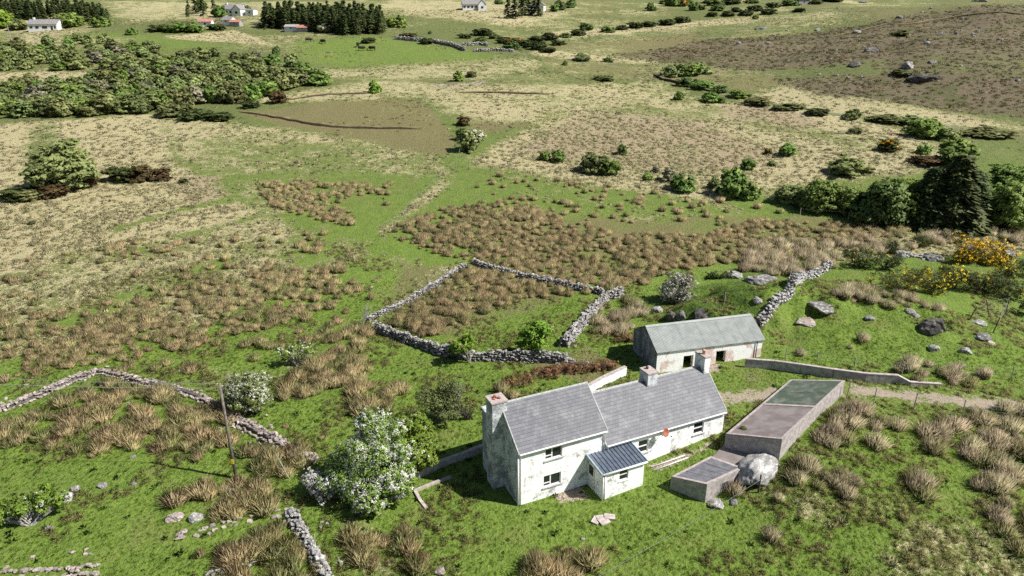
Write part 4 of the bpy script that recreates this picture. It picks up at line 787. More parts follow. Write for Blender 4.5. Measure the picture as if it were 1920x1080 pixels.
def blob_lobes(rng, n=6, flat=.8):
    L = [(0, 0, .38, .40, .40, .5*flat), (0, 0, .15, .44, .44, .2)]
    for i in range(n): a = rng.uniform(0, 6.28); zc = rng.uniform(.14, .66); r = rng.uniform(.12, .40)*(1.08-zc); L.append((r*math.cos(a), r*math.sin(a), zc, rng.uniform(.16, .3), rng.uniform(.16, .3), rng.uniform(.16, .28)))
    return L
PAL = {'willow': ((.19, .235, .08), (.35, .395, .15)), 'grey': ((.21, .205, .125), (.36, .35, .22)), 'green': ((.135, .215, .045), (.28, .38, .09)), 'bright': ((.125, .22, .025), (.29, .41, .06)), 'dark': ((.09, .14, .04), (.20, .27, .075)),
       'gorse': ((.05, .07, .022), (.12, .14, .042)), 'brown': ((.06, .042, .018), (.15, .10, .04)), 'olive': ((.12, .14, .05), (.24, .255, .095)), 'pine': ((.065, .09, .03), (.155, .195, .062))}
def bush_mesh(kind, seed, n=2600, size=.06, extra=None, lob=6):
    r = np.random.default_rng(seed); L = sublobes(blob_lobes(r, lob), r, 3); parts = [(cloud(L, n, size, r, *PAL[kind], floor=.04), 0), (stems((0, 0, 0), L, 9, .03, r), 1)]
    if extra: parts.append((cloud(L, int(n*extra[0]), size*.8, r, extra[1], extra[2], clump=14, spread=.10, hollow=.85, floor=.2, up=.6), 0))
    return merge('bush', parts, [M['leaf'], M['bark']])
ORANGE = ((.60, .27, .01), (.78, .42, .02)); YEL = ((.74, .52, .01), (.92, .69, .04))
BUSH = {k: [bush_mesh(k, 100+i*17+j, 3600) for j in range(3)] for i, k in enumerate(('willow', 'grey', 'green', 'bright', 'dark', 'gorse', 'brown', 'olive'))}
BUSH['orange'] = [bush_mesh('gorse', 400+j, 2200, extra=(.6, *ORANGE)) for j in range(2)]
BIG = {k: [bush_mesh(k, 700+i*11+j, 13000, .032, lob=11) for j in range(2)] for i, k in enumerate(('green', 'willow', 'dark', 'bright'))}
def bush(px, py, wpx, hpx, kind, label, group=None, name='bush', seed=0, cat='bush', big=False, deep=.9):
    P = ground_at(px, py); m = m_per_px(P); S = (BIG if big else BUSH)[kind]; o = link(name, S[seed % len(S)], None, P-Vector((0, 0, .05)), (0, 0, seed*1.37), (wpx*m*1.18, wpx*m*deep*1.18, hpx*m*1.22)); tag(o, label, cat, group); return o
def conifer_mesh(seed, n=1500, R=.2, pal='pine'):
    r = np.random.default_rng(seed); nb = n//16; z = r.random(nb)**1.25*.92+.05; az = r.uniform(0, 6.28, nb); rad = R*(1-z)**.85*r.uniform(.75, 1.15, nb)+.012; q = np.repeat(np.arange(nb), 16); t = r.random(len(q))**.7
    d = np.stack([np.cos(az), np.sin(az), -.28-.25*r.random(nb)], 1)[q]; P = np.stack([np.zeros(len(q)), np.zeros(len(q)), z[q]+.03], 1)+d*(rad[q]*t)[:, None]+r.normal(size=(len(q), 3))*.012
    U = norm(d+r.normal(size=d.shape)*.35); Wd = norm(np.cross(U, r.normal(size=d.shape)+np.array([0, 0, 1.2]))); V, F = quads(P, U, Wd, np.full(len(P), .035), np.full(len(P), .016))
    f = np.clip(r.random(nb)[q]*.7+r.random(len(q))*.3, 0, 1)[:, None]; a, b = PAL[pal]; C = np.repeat(np.array(a)*(1-f)+np.array(b)*f, 4, 0)
    zz = np.linspace(0, 1, 6); tv = []; tf = []
    for i, h in enumerate(zz):
        for k in range(5): an = 6.283*k/5; tv.append((.016*(1-h*.9)*math.cos(an), .016*(1-h*.9)*math.sin(an), h))
    for i in range(5):
        for k in range(5): j = (k+1) % 5; tf.append((i*5+k, i*5+j, i*5+5+j, i*5+5+k))
    o_ = np.stack([np.cos(az), np.sin(az), np.full(nb, .45)], 1)[q]; gn = np.cross(U, Wd); fl = (gn*o_).sum(1) < 0; F[fl] = F[fl][:, ::-1]; N_ = np.repeat(norm(o_+r.normal(size=o_.shape)*.35), 4, 0)
    return npmesh('crown', V, F, M['leaf'], C, nrm=N_), npmesh('trunk', np.array(tv), np.array(tf), M['bark'])
CON = [conifer_mesh(s, 1300, .17+.04*(s % 3)) for s in range(5)]
def conifer(P, h, label, group=None, seed=0, wide=1.):
    c, t = CON[seed % 5]; e = empty('spruce_tree', P, seed*1.1); e.scale = (h*wide, h*wide, h); tag(e, label, 'conifer', group); link('crown', c, e); link('trunk', t, e); return e
def tree(name, label, base, lobes, leaves, stem, cat='tree', blossom=None, bark='bark', sn=None):
    """a tree of its own: base point, lobes in metres about the base, leaves=(n,size,pal), stem=(n,r)"""
    r = np.random.default_rng(abs(hash(label)) % 9999 if sn is None else sn); root = empty(name, base); tag(root, label, cat)
    v, f, c = stems((0, 0, -.1), lobes, stem[0], stem[1], r, seg=5); link('trunk', npmesh('trunk', v, f, M[bark]), root)
    lobes = sublobes(lobes, r); a = None
    if leaves: a = cloud(lobes, leaves[0], leaves[1], r, *(PAL[leaves[2]] if isinstance(leaves[2], str) else leaves[2]), **(leaves[3] if len(leaves) > 3 else {})); link('crown', npmesh('crown', a[0], a[1], M['leaf'], a[2], nrm=a[3]), root)
    if blossom: a = cloud(blossom[3] if len(blossom) > 3 else lobes, blossom[0], blossom[1], r, *blossom[2], clump=16, spread=.09, hollow=.82, up=.7, aspect=.8); link('blossom', npmesh('blossom', a[0], a[1], M['petal'], a[2], nrm=a[3]), root)
    return root
WHITE = ((.62, .60, .54), (.85, .84, .78)); CREAM = ((.52, .53, .40), (.75, .75, .60))
# big hawthorn left of the house
def base_under(px, py, zc):
    P = at_z(px, py, zc); return Vector((P.x, P.y, float(T(P.x, P.y))))
B = base_under(700, 868, 3.2)
L_ = [(0, 0, 3.3, 2.6, 2.3, 2.3), (-1.6, .3, 3.9, 1.7, 1.6, 1.6), (.3, 1.4, 5.2, 1.9, 1.7, 1.7), (-.6, -1.3, 2.0, 2.2, 1.7, 1.6), (1.2, -.9, 2.0, 1.8, 1.5, 1.4), (-.8, 1.6, 5.8, 1.2, 1.2, 1.1), (-2.4, -.5, 2.3, 1.6, 1.4, 1.3), (2.0, .6, 3.9, 1.3, 1.3, 1.3), (-2.9, .4, 3.2, 1.1, 1.1, 1.0), (.2, -2.0, 1.3, 1.7, 1.2, 1.0), (2.4, -.3, 2.6, 1.2, 1.2, 1.1)]
tree('hawthorn_tree', 'big hawthorn smothered in white blossom left of the house', B, L_, (30000, .095, ((.12, .20, .035), (.26, .36, .07))), (60, .16), 'tree', (36000, .045, WHITE), sn=1)
B2 = base_under(778, 838, 3.0); L2_ = [(0, 0, 2.8, 1.8, 1.6, 1.7), (.5, .5, 4.0, 1.4, 1.3, 1.3), (.9, -.5, 2.2, 1.3, 1.2, 1.2), (-.6, .6, 4.3, 1.2, 1.2, 1.1)]
tree('broadleaf_tree', 'bright green leafy tree growing into the big hawthorn', B2, L2_, (15000, .115, 'bright'), (26, .12), 'tree', (2500, .045, WHITE), sn=2)
B3 = base_under(598, 912, 1.3); L3 = [(0, 0, 1.3, 1.2, 1.0, 1.0), (-.7, .5, 1.7, .9, .8, .8), (.6, -.5, 1.0, .9, .9, .8)]
tree('blackthorn_bush', 'sprawling grey-twigged thorn with pale blossom at the hawthorn foot', B3, L3, (600, .05, 'olive'), (80, .05), 'bush', (6000, .042, ((.55, .53, .50), (.75, .73, .70))), 'grey_bark', sn=3)
B = base_under(460, 735, 2.4); L_ = [(0, 0, 2.5, 2.0, 1.8, 1.7), (.9, .4, 2.9, 1.5, 1.4, 1.3), (-.9, -.3, 2.2, 1.4, 1.3, 1.2), (.4, -.9, 1.6, 1.6, 1.3, 1.1), (1.5, -.2, 2.0, 1.2, 1.1, 1.0)]
tree('hawthorn_tree', 'cream-flowering hawthorn beside the utility pole', B, L_, (11000, .09, ((.13, .165, .04), (.26, .30, .085))), (50, .12), 'tree', (15000, .05, CREAM), sn=4)
B = base_under(823, 762, 2.2); L_ = [(0, 0, 2.3, 1.9, 1.6, 1.6), (-1.1, .2, 2.8, 1.3, 1.2, 1.3), (1.4, .2, 2.9, 1.5, 1.3, 1.5), (.4, -.6, 1.5, 1.6, 1.3, 1.0)]
tree('scrub_tree', 'half-bare olive thorn tree behind the chimney gable', B, L_, (6500, .085, 'olive', dict(hollow=.25, clump=10, spread=.22)), (70, .10), 'tree', None, 'bark', sn=5)
B = base_under(852, 748, 2.6); L_ = [(0, 0, 2.8, 1.2, 1.0, 1.7), (.4, .3, 3.4, .9, .8, 1.1)]
tree('bare_tree', 'leafless grey tree standing against the olive thorn', B, L_, None, (90, .09), 'tree', None, 'grey_bark', sn=6)
B = base_under(880, 775, 1.2); L_ = [(0, 0, 1.4, 1.4, .9, 1.1), (-.9, .2, 1.2, .9, .8, .8)]
tree('bare_bush', 'tangle of brown bare stems between the thorn and the gable', B, L_, (700, .07, 'brown'), (70, .07), 'bush', None, 'bark', sn=7)
B = ground_at(1000, 668); L_ = [(0, 0, 2.5, 1.8, 1.6, 1.5), (-.8, .2, 2.0, 1.2, 1.1, 1.0), (.7, .2, 3.2, 1.2, 1.1, 1.1), (.6, -.4, 1.7, 1.2, 1.1, .9)]
tree('broadleaf_tree', 'bright green young tree against the pen wall, the larger one', B, L_, (8500, .12, 'bright'), (24, .10), sn=8)
B = ground_at(882, 680); L_ = [(-.9, .2, 2.0, 1.3, 1.1, .95), (-.2, .4, 2.4, 1.1, 1.0, .8), (-1.6, .3, 1.6, .8, .8, .6)]
tree('broadleaf_tree', 'small slanting bright green tree leaning over the pen wall', B, L_, (3600, .115, 'bright'), (16, .09), bark='grey_bark', sn=9)
B = ground_at(678, 612); L_ = [(.4, .5, 1.6, .9, .8, 1.1), (1.0, 1., 2.6, .8, .7, .9)]
tree('bare_tree', 'small dead grey tree at the pen corner', B, L_, None, (30, .07), bark='grey_bark', sn=10)
B = ground_at(560, 688); L_ = [(-1.4, .5, 1.6, 1.2, 1.0, .7), (-.3, .6, 2.0, 1.1, 1.0, .7), (.9, .5, 1.9, 1.1, 1.0, .8)]
tree('hawthorn_tree', 'low wind-bent hawthorn with sparse cream blossom in the rushes', B, L_, (1700, .09, 'bright', dict(hollow=.3)), (34, .10), 'tree', (1500, .07, CREAM), 'grey_bark', sn=11)
B = ground_at(60, 985); L_ = [(-1.0, .6, 1.3, 1.5, 1.1, .8), (.6, 1.2, 1.6, 1.5, 1.1, .8), (-2.3, .2, .9, 1.2, .9, .7), (1.6, 1.4, 1.3, .8, .7, .5)]
tree('thorn_bush', 'wind-flattened thorn of grey branches and green leaves at the left edge', B, L_, (5200, .10, 'bright', dict(hollow=.3)), (90, .09), 'bush', (500, .06, CREAM), 'grey_bark', sn=12)
B = ground_at(1268, 566); L_ = [(0, 0, 2.0, 2.1, 1.8, 1.7), (1.3, .5, 2.5, 1.6, 1.4, 1.4), (-1.0, -.2, 1.5, 1.4, 1.3, 1.2), (.4, -.7, 1.2, 1.7, 1.3, 1.1)]
tree('hawthorn_tree', 'grey-white blossoming hawthorn on the knoll behind the barn', B, L_, (9000, .09, ((.14, .135, .085), (.26, .25, .165))), (60, .10), 'tree', (8000, .055, ((.52, .51, .46), (.72, .71, .65))), 'grey_bark', sn=13)
B = ground_at(1345, 522); L_ = [(0, 0, .6, 1.5, .8, .6), (1.6, .3, .5, 1.2, .7, .5), (-1.2, .2, .5, .9, .7, .5)]
tree('scrub_bush', 'low dark thorny scrub along the knoll crest', B, L_, (2600, .08, 'gorse'), (40, .05), 'bush', sn=14)
# bramble and bracken behind the house
PAL['bracken'] = ((.16, .085, .04), (.32, .19, .10))
for i, (x, y, w_, l) in enumerate(((1010, 706, 2.6, 'brown bracken heap behind the two-storey roof, left end'), (1050, 700, 2.4, 'brown bracken heap behind the two-storey roof, middle'), (1090, 694, 2.4, 'brown bracken heap below the tumbled stones'), (1130, 690, 2.0, 'brown bracken heap nearest the retaining wall'), (970, 722, 2.2, 'brown bracken clump beside the chimney'), (1170, 640, 1.6, 'brown bracken clump at the barn gable'))):
    B = ground_at(x, y); L_ = [(0, 0, .5, w_*.8, w_*.5, .55), (w_*.5, .3, .4, w_*.5, w_*.4, .5), (-w_*.5, -.2, .35, w_*.5, w_*.4, .45)]; tree('bracken_clump', l, B, L_, (1900, .12, 'bracken', dict(aspect=.25, hollow=.3)), (60, .03), 'bracken', None, 'bark', sn=20+i)
# gorse right of the knoll
def gorse(px, py, w_, h_, label, yellow, sn, n=6000):
    B = ground_at(px, py); r = np.random.default_rng(sn); L_ = [(0, 0, h_*.45, w_*.36, w_*.3, h_*.42)]
    for i in range(6): L_.append((r.uniform(-.38, .38)*w_, r.uniform(-.2, .3)*w_, h_*r.uniform(.25, .6), w_*r.uniform(.14, .22), w_*r.uniform(.14, .2), h_*r.uniform(.25, .4)))
    tree('gorse_bush', label, B, L_, (n, .085, 'gorse', dict(aspect=.4)), (30, .05), 'gorse', (int(n*yellow), .075, YEL) if yellow else None, sn=sn)
gorse(1845, 492, 8.5, 4.4, 'tall gorse ablaze with yellow flowers near the right edge', .75, 31, 8000); gorse(1815, 495, 5, 3, 'yellow gorse arm left of the tall one', .6, 32); gorse(1870, 498, 5, 2.4, 'low bright yellow gorse right of the tall one', .9, 33, 4000)
gorse(1690, 545, 6.5, 3.2, 'dark gorse with scattered yellow flowers, left of the row', .14, 34, 7000); gorse(1740, 548, 6.5, 3.6, 'dark gorse with yellow tips, second of the row', .25, 35, 7000); gorse(1790, 540, 6, 3.2, 'dark gorse with yellow tips, third of the row', .22, 36, 7000)
gorse(1840, 545, 6, 3.2, 'nearly flowerless dark gorse, fourth of the row', .06, 37, 6500); gorse(1885, 560, 6, 3.4, 'dark gorse bush above the white post', .05, 38, 6500); gorse(1930, 520, 6, 3.2, 'dark gorse at the right edge', .08, 39, 5000)
gorse(1610, 500, 6, 3.0, 'dark green gorse behind the end of the climbing wall', .03, 40, 6000); gorse(1655, 505, 5.5, 3.0, 'dark green gorse right of the climbing wall end', .02, 41, 5500); gorse(1668, 478, 3.4, 2.6, 'rounded dark gorse beside the grey post', 0, 42, 3500); gorse(1722, 462, 4, 2.4, 'dark gorse between the straw grass and the yellow one', .05, 43, 3500); gorse(1940, 590, 5, 3.0, 'dark gorse cut by the right edge below the white post', .1, 44, 4000); gorse(1880, 520, 4.5, 2.2, 'olive gorse below the bright yellow one', .2, 45, 3500)
gorse(1590, 482, 3.5, 1.8, 'low dark gorse at the straw rushes', 0, 46, 2500)
# ------------------------------------------------------------------ shelter trees at the right
SH = [(1480, 378, 62, 34, 'willow', 'low green willow at the left end of the shelter trees'), (1528, 394, 78, 58, 'green', 'rounded green bush, second of the shelter trees'), (1585, 398, 68, 60, 'green', 'grey-green leafy bush, third of the shelter trees'), (1655, 418, 110, 84, 'dark', 'wide dark sycamore left of the tall conifer'), (1690, 410, 100, 88, 'green', 'rounded sycamore touching the tall conifer'), (1878, 424, 100, 86, 'green', 'bright sycamore right of the tall conifer'), (1945, 420, 100, 80, 'green', 'sycamore cut by the right edge'), (1895, 350, 84, 42, 'green', 'flat-topped bush behind the right sycamore'), (1838, 400, 60, 60, 'dark', 'dark bush filling the gap right of the tall conifer'), (1730, 420, 70, 60, 'dark', 'dark bush under the left side of the tall conifer')]
for i, (x, y, a, b, k, l) in enumerate(SH): bush(x, y, a, b, k, l, None, 'shelter_tree', i, 'tree', True)
for i, (dx, h_, wd) in enumerate(((0, 11.6, 2.3), (-3.6, 9.6, 2.3), (3.6, 8.8, 2.2))):
    B = ground_at(1780, 424)+Vector((dx, .8*abs(dx)/3, 0)); B.z = float(T(B.x, B.y)); r = np.random.default_rng(60+i); c, t = conifer_mesh(60+i, 8000, .2); e = empty('cypress_tree', B); e.scale = (h_*wd, h_*wd, h_); tag(e, ('tall dark conifer standing above the shelter trees', 'dark conifer merging with the tall one on its left', 'dark conifer merging with the tall one on its right')[i], 'conifer'); link('crown', c, e); link('trunk', t, e)
# ------------------------------------------------------------------ single bushes over the fields
BU = [(1022, 301, 22, 20, 'green', 'small round bush, left of a pair on the straw field'), (1046, 302, 32, 22, 'green', 'small round bush, right of a pair on the straw field'), (1112, 322, 58, 40, 'olive', 'broad rounded bush on the straw field, olive half'), (1142, 327, 42, 32, 'green', 'bright half of the broad rounded bush on the straw field'), (1167, 288, 20, 20, 'dark', 'small dark bush above the broad rounded one'), (1214, 337, 24, 16, 'green', 'thin bush left of the grey pair'), (1230, 322, 18, 12, 'grey', 'small grey bush behind the thin one'), (1254, 338, 30, 24, 'grey', 'grey-green open bush next to the round tree'), (1281, 358, 48, 38, 'green', 'round green tree on the rush field edge'), (1337, 352, 24, 22, 'willow', 'small pale bush between the two round trees'), (1372, 366, 62, 52, 'green', 'large round green tree on the rush field edge'), (1400, 372, 46, 34, 'green', 'lower bright lobe right of the large round tree'), (1400, 318, 30, 24, 'green', 'bush behind the large round tree'), (1447, 310, 18, 10, 'willow', 'tiny bush on the straw slope'), (1476, 290, 36, 26, 'green', 'green bush beside the small orange gorse'), (1440, 288, 20, 11, 'orange', 'small orange gorse on the straw slope'), (1590, 326, 70, 34, 'willow', 'loose grey-green bush above the shelter trees'), (1665, 282, 50, 24, 'orange', 'orange-flowering gorse alone on the straw slope'), (1733, 258, 62, 40, 'green', 'round bush by the old lane'), (1790, 306, 82, 46, 'green', 'large round bush behind the tall conifer'), (1730, 288, 26, 20, 'green', 'small bush left of the large round one'), (1735, 306, 62, 14, 'brown', 'brown bracken patch left of the large round bush'), (1775, 262, 40, 24, 'willow', 'loose bush right of the round lane bush'), (1605, 250, 24, 12, 'olive', 'small olive bush on the straw slope'), (1595, 222, 40, 18, 'willow', 'rounded willow at the lane bend'), (1660, 228, 60, 14, 'olive', 'low bushes along the lane, left part'), (1710, 232, 60, 15, 'willow', 'low bushes along the lane, right part'), (1850, 255, 80, 18, 'olive', 'low scrub along the lane at the right'),
 (1260, 142, 50, 22, 'willow', 'willow bush at the lane corner'), (1290, 140, 46, 26, 'green', 'taller green bush at the lane corner'), (1315, 138, 42, 20, 'willow', 'willow right of the lane corner'), (1290, 160, 40, 16, 'dark', 'dark bush under the lane corner willows'), (1320, 165, 44, 16, 'green', 'bush on the lane side, second'), (1350, 172, 34, 12, 'dark', 'dark bush on the lane side, third'), (1385, 182, 40, 14, 'green', 'bush on the lane side, fourth'), (1333, 190, 40, 20, 'green', 'round bush just below the lane'), (1352, 192, 18, 10, 'dark', 'small dark bush beside the round one below the lane'), (1273, 187, 22, 17, 'green', 'small round bush standing apart below the lane'), (1420, 195, 60, 14, 'olive', 'long low scrub on the lane side'), (1480, 205, 60, 12, 'olive', 'low scrub farther down the lane'), (1530, 214, 50, 12, 'gorse', 'dark low scrub along the lane'), (1135, 150, 40, 10, 'olive', 'low scrub patch on the pale field'), (1090, 112, 40, 12, 'olive', 'rounded scrub by the upper lane'), (1140, 116, 20, 10, 'willow', 'small bush by the upper lane'), (1060, 122, 12, 10, 'green', 'tiny bush at the green field edge'),
 (881, 282, 46, 40, 'willow', 'hawthorn at the field corner, green side'), (868, 262, 30, 24, 'dark', 'dark bush behind the corner hawthorn'), (870, 234, 28, 16, 'brown', 'brown scrub up the ditch from the corner hawthorn'), (702, 174, 24, 22, 'bright', 'small bright tree alone on the far bog edge'), (860, 152, 22, 20, 'green', 'small bush on the far field line'), (885, 144, 22, 12, 'olive', 'low olive scrub beside the far field bush'),
 (523, 192, 36, 22, 'brown', 'russet bush at the bog field corner'), (472, 201, 40, 14, 'gorse', 'dark low bush left of the russet one'), (325, 216, 64, 26, 'olive', 'olive scrub below the willow thicket'), (370, 222, 60, 20, 'gorse', 'dark gorse scrub below the willow thicket'), (412, 224, 56, 14, 'gorse', 'low end of the dark gorse scrub'), (518, 102, 18, 16, 'dark', 'dark round bush at the thicket corner'), (545, 110, 20, 9, 'grey', 'grey blossom bush at the thicket corner'),
 (752, 52, 26, 24, 'green', 'round dark-green tree right of the spruce plantation'), (733, 50, 22, 18, 'bright', 'bright bush between plantation and round tree'), (768, 70, 40, 8, 'brown', 'brown scrub below the round tree'), (806, 64, 8, 7, 'dark', 'dot-like dark bush on the far green field'),
 (247, 65, 22, 14, 'green', 'small round bush on the far green field'), (305, 58, 44, 14, 'gorse', 'dark gorse by the far farmyard, left'), (335, 60, 44, 18, 'green', 'rounded bush by the far farmyard'), (365, 60, 38, 20, 'green', 'taller rounded bush by the far farmyard'), (405, 56, 36, 12, 'gorse', 'dark gorse by the far farm shed'), (8, 52, 44, 32, 'bright', 'vivid green tree at the left edge'), (38, 56, 36, 20, 'willow', 'grey-green bush left of the white bungalow'), (110, 50, 40, 22, 'willow', 'grey-green bush right of the white bungalow'), (135, 50, 50, 26, 'green', 'rounded bush under the left plantation'), (188, 50, 36, 20, 'green', 'rounded bush at the right end of the left plantation'),
 (100, 368, 60, 24, 'brown', 'brown scrub left of the big round sallow'), (35, 372, 74, 22, 'gorse', 'dark scrub at the left edge below the sallow'), (70, 372, 60, 20, 'olive', 'olive scrub next to the dark left-edge scrub'), (228, 338, 60, 30, 'gorse', 'dark gorse right of the big round sallow'), (268, 338, 54, 26, 'brown', 'rusty gorse right of the dark one'), (302, 336, 40, 20, 'brown', 'rusty low gorse, last right of the sallow'), (345, 342, 18, 8, 'gorse', 'tiny dark gorse tuft in the straw'), (165, 348, 44, 20, 'brown', 'brown scrub under the right side of the sallow'), (60, 420, 14, 6, 'gorse', 'tiny dark tuft in the pale field'),
 (1690, 66, 40, 10, 'olive', 'olive scrub among the hill rocks'), (1690, 140, 40, 10, 'olive', 'olive scrub above the wide dark outcrop')]
for i, (x, y, a, b, k, l) in enumerate(BU): bush(x, y, a, b, k, l, None, 'gorse_bush' if k in ('gorse', 'orange') else 'bush', i)
bush(126, 350, 122, 82, 'willow', 'big rounded sallow bush standing alone in the pale field', None, 'sallow_bush', 3, 'bush', True)
B = ground_at(893, 280); tree('hawthorn_tree', 'white-flowered hawthorn at the meeting of field lines', B, [(0, 0, 2.6, 2.1, 1.9, 1.9), (.9, .3, 3.2, 1.4, 1.3, 1.2), (-.9, 0, 2.2, 1.4, 1.3, 1.3)], (3200, .2, 'willow'), (20, .12), 'tree', (2200, .17, WHITE), sn=50)
B = ground_at(509, 62); tree('hawthorn_tree', 'pale blossoming tree in front of the spruce plantation', ground_at(612, 62), [(0, 0, 2.4, 3, 2.4, 2.2)], (1200, .35, 'willow'), (12, .15), 'tree', (900, .32, WHITE), sn=51)
# willow thicket on the left: rows of rounded bushes
rt_ = np.random.default_rng(21); TH = [(-60, 92), (90, 72), (200, 80), (330, 104), (500, 108), (560, 122), (602, 152), (545, 166), (430, 192), (260, 208), (-60, 216)]; nth = 0
pts = []; reed = [(-60, 140), (90, 131), (205, 137), (195, 152), (-60, 156)]
for (x, y) in [(i*27-10+rt_.uniform(-6, 6), 216-.012*(i*27)-max(0, (i*27-230))*.10+rt_.uniform(-3, 3)) for i in range(17)]+[(440, 192), (470, 186), (500, 178), (535, 166), (560, 160), (598, 158)]: pts.append((x, y, rt_.uniform(42, 60), rt_.uniform(30, 40)))
X, Y = rt_.uniform(-50, 600, 900), rt_.uniform(75, 212, 900); ok = (poly_sd(TH, X, Y) > 0) & (poly_sd(reed, X, Y) < -2)
for x, y in zip(X[ok], Y[ok]):
    if all((x-p[0])**2/22**2+(y-p[1])**2/7.5**2 > 1 for p in pts): s = .55+.45*(y-75)/140; pts.append((x, y, rt_.uniform(36, 58)*s, rt_.uniform(22, 34)*s))
for i, (x, y, a, b) in enumerate(sorted(pts, key=lambda p: p[1])):
    k = rt_.choice(['willow', 'green', 'grey', 'olive'], p=[.55, .2, .07, .18]); z = 'front row of the willow thicket' if y > 185 else ('middle of the willow thicket' if y > 130 else 'back of the willow thicket')
    l = {'willow': 'grey-green willow bush', 'green': 'darker green willow bush', 'grey': 'greyish half-bare willow bush', 'olive': 'olive green willow bush'}[k]+' in the '+z+(', left end' if x < 150 else ', centre' if x < 360 else ', right end'); bush(x, y, a, b, k, l, l.replace('bush', 'bushes'), 'willow_bush', i)
# far dark gorse lines
FG = [(905, 66), (925, 72), (945, 80), (965, 84), (985, 88), (900, 78), (870, 72), (1005, 78), (1030, 74), (1060, 70), (1085, 66), (1010, 92), (1030, 98), (1140, 60), (1165, 56), (1190, 52), (1215, 50), (1100, 56), (1250, 46), (1280, 42), (800, 82), (780, 74), (1245, 8), (1275, 12), (1310, 18), (1345, 20), (1380, 22), (1415, 20), (1450, 14), (1480, 10), (1500, 22), (1330, 6), (1370, 8), (1410, 6), (1335, 30), (1365, 30), (1400, 28), (1440, 26), (1530, 8), (1560, 4), (690, 80), (960, 92), (1045, 84)]
for i, (x, y) in enumerate(FG): a = rt_.uniform(22, 40); l = ('low dark gorse bush in the far gorse belt, '+('left end' if x < 900 else 'by the field walls' if x < 1000 else 'middle' if x < 1090 else 'right end')) if x < 1230 else ('dark gorse bush on the rough ground at the top edge, '+('left' if x < 1340 else 'middle' if x < 1430 else 'right')); bush(x, y, a, a*.36, ('gorse', 'dark', 'gorse', 'orange' if i % 5 == 3 else 'gorse')[i % 4], l, 'far gorse bushes' if x < 1230 else 'gorse bushes at the top edge', 'gorse_bush', i, 'gorse')
FT = [(1260, 6, 30, 20), (1300, 14, 24, 16), (1220, 14, 20, 14), (1285, 4, 26, 14), (1050, 12, 24, 18), (1070, 8, 22, 16), (1040, 16, 20, 16), (545, 4, 14, 10), (380, 12, 24, 20), (412, 26, 28, 24), (462, 20, 20, 16), (935, 2, 20, 10), (1415, 30, 14, 9), (1340, 4, 40, 12)]
for i, (x, y, a, b) in enumerate(FT): bush(x, y+6, a, b, 'dark' if i % 3 else 'green', 'dark rounded tree on the far slope near the top edge', 'dark far trees near the top edge', 'far_tree', i, 'tree')
# spruce plantations
def plantation(poly, n, hpx, label, group, seed, minpx=7):
    r = np.random.default_rng(seed); p = np.array(poly); pts = []
    for _ in range(n*8):
        x, y = r.uniform(p.min(0), p.max(0))
        if poly_sd(poly, np.array([x]), np.array([y]))[0] > 0:
            x, y = ground_at(x, y)[:2]
            if all((x-a)**2+(y-b)**2 > 2.3**2 for a, b in pts): pts.append((x, y))
        if len(pts) >= n: break
    mx, my = np.mean([p_[0] for p_ in pts]), np.mean([p_[1] for p_ in pts]); sx = np.std([p_[0] for p_ in pts])*.6
    for i, (x, y) in enumerate(pts):
        P = Vector((x, y, float(T(x, y)))); conifer(P, hpx*m_per_px(P)*r.uniform(.7, 1.12), label+(', front' if y < my-2 else ', back' if y > my+2 else ', middle')+('-left' if x < mx-sx else '-right' if x > mx+sx else '-centre'), group, seed+i, r.uniform(1.35, 1.9))
plantation([(496, 52), (560, 56), (640, 66), (716, 64), (722, 52), (700, 44), (600, 42), (500, 44)], 170, 36, 'dark spruce in the plantation beyond the green pasture', 'spruces of the middle plantation', 70)
plantation([(-60, 42), (100, 36), (200, 46), (204, 36), (120, 24), (-60, 22)], 150, 28, 'dark spruce in the plantation behind the white bungalow', 'spruces of the left plantation', 80)
for i, (x, y, h_) in enumerate(((952, 34, 36), (966, 34, 40), (980, 30, 40), (990, 28, 44), (1003, 28, 38), (1010, 30, 36))): P = ground_at(x, y); conifer(P, h_*m_per_px(P)*1.1, 'tall dark conifer in the clump beside the white gable', 'conifers beside the far gable', i, 1.3)
for i, (x, y, h_) in enumerate(((355, 28, 24), (367, 26, 34), (382, 30, 28), (352, 32, 18), (402, 22, 26))): P = ground_at(x, y); conifer(P, h_*m_per_px(P)*1.1, 'tall dark conifer in the clump left of the white farmhouse', 'conifers by the far farmhouse', i+2, 1.2)

q = ROOF_IN; P = q[0].lerp(q[1], .16).lerp(q[3].lerp(q[2], .16), .09)-Vector((0, 0, .06)); o = link('moss_tuft', BUSH['olive'][0], None, P, (0, 0, .6), (.55, 1.0, .22)); tag(o, 'dry moss tuft growing on the brown end of the shed roof', 'moss')
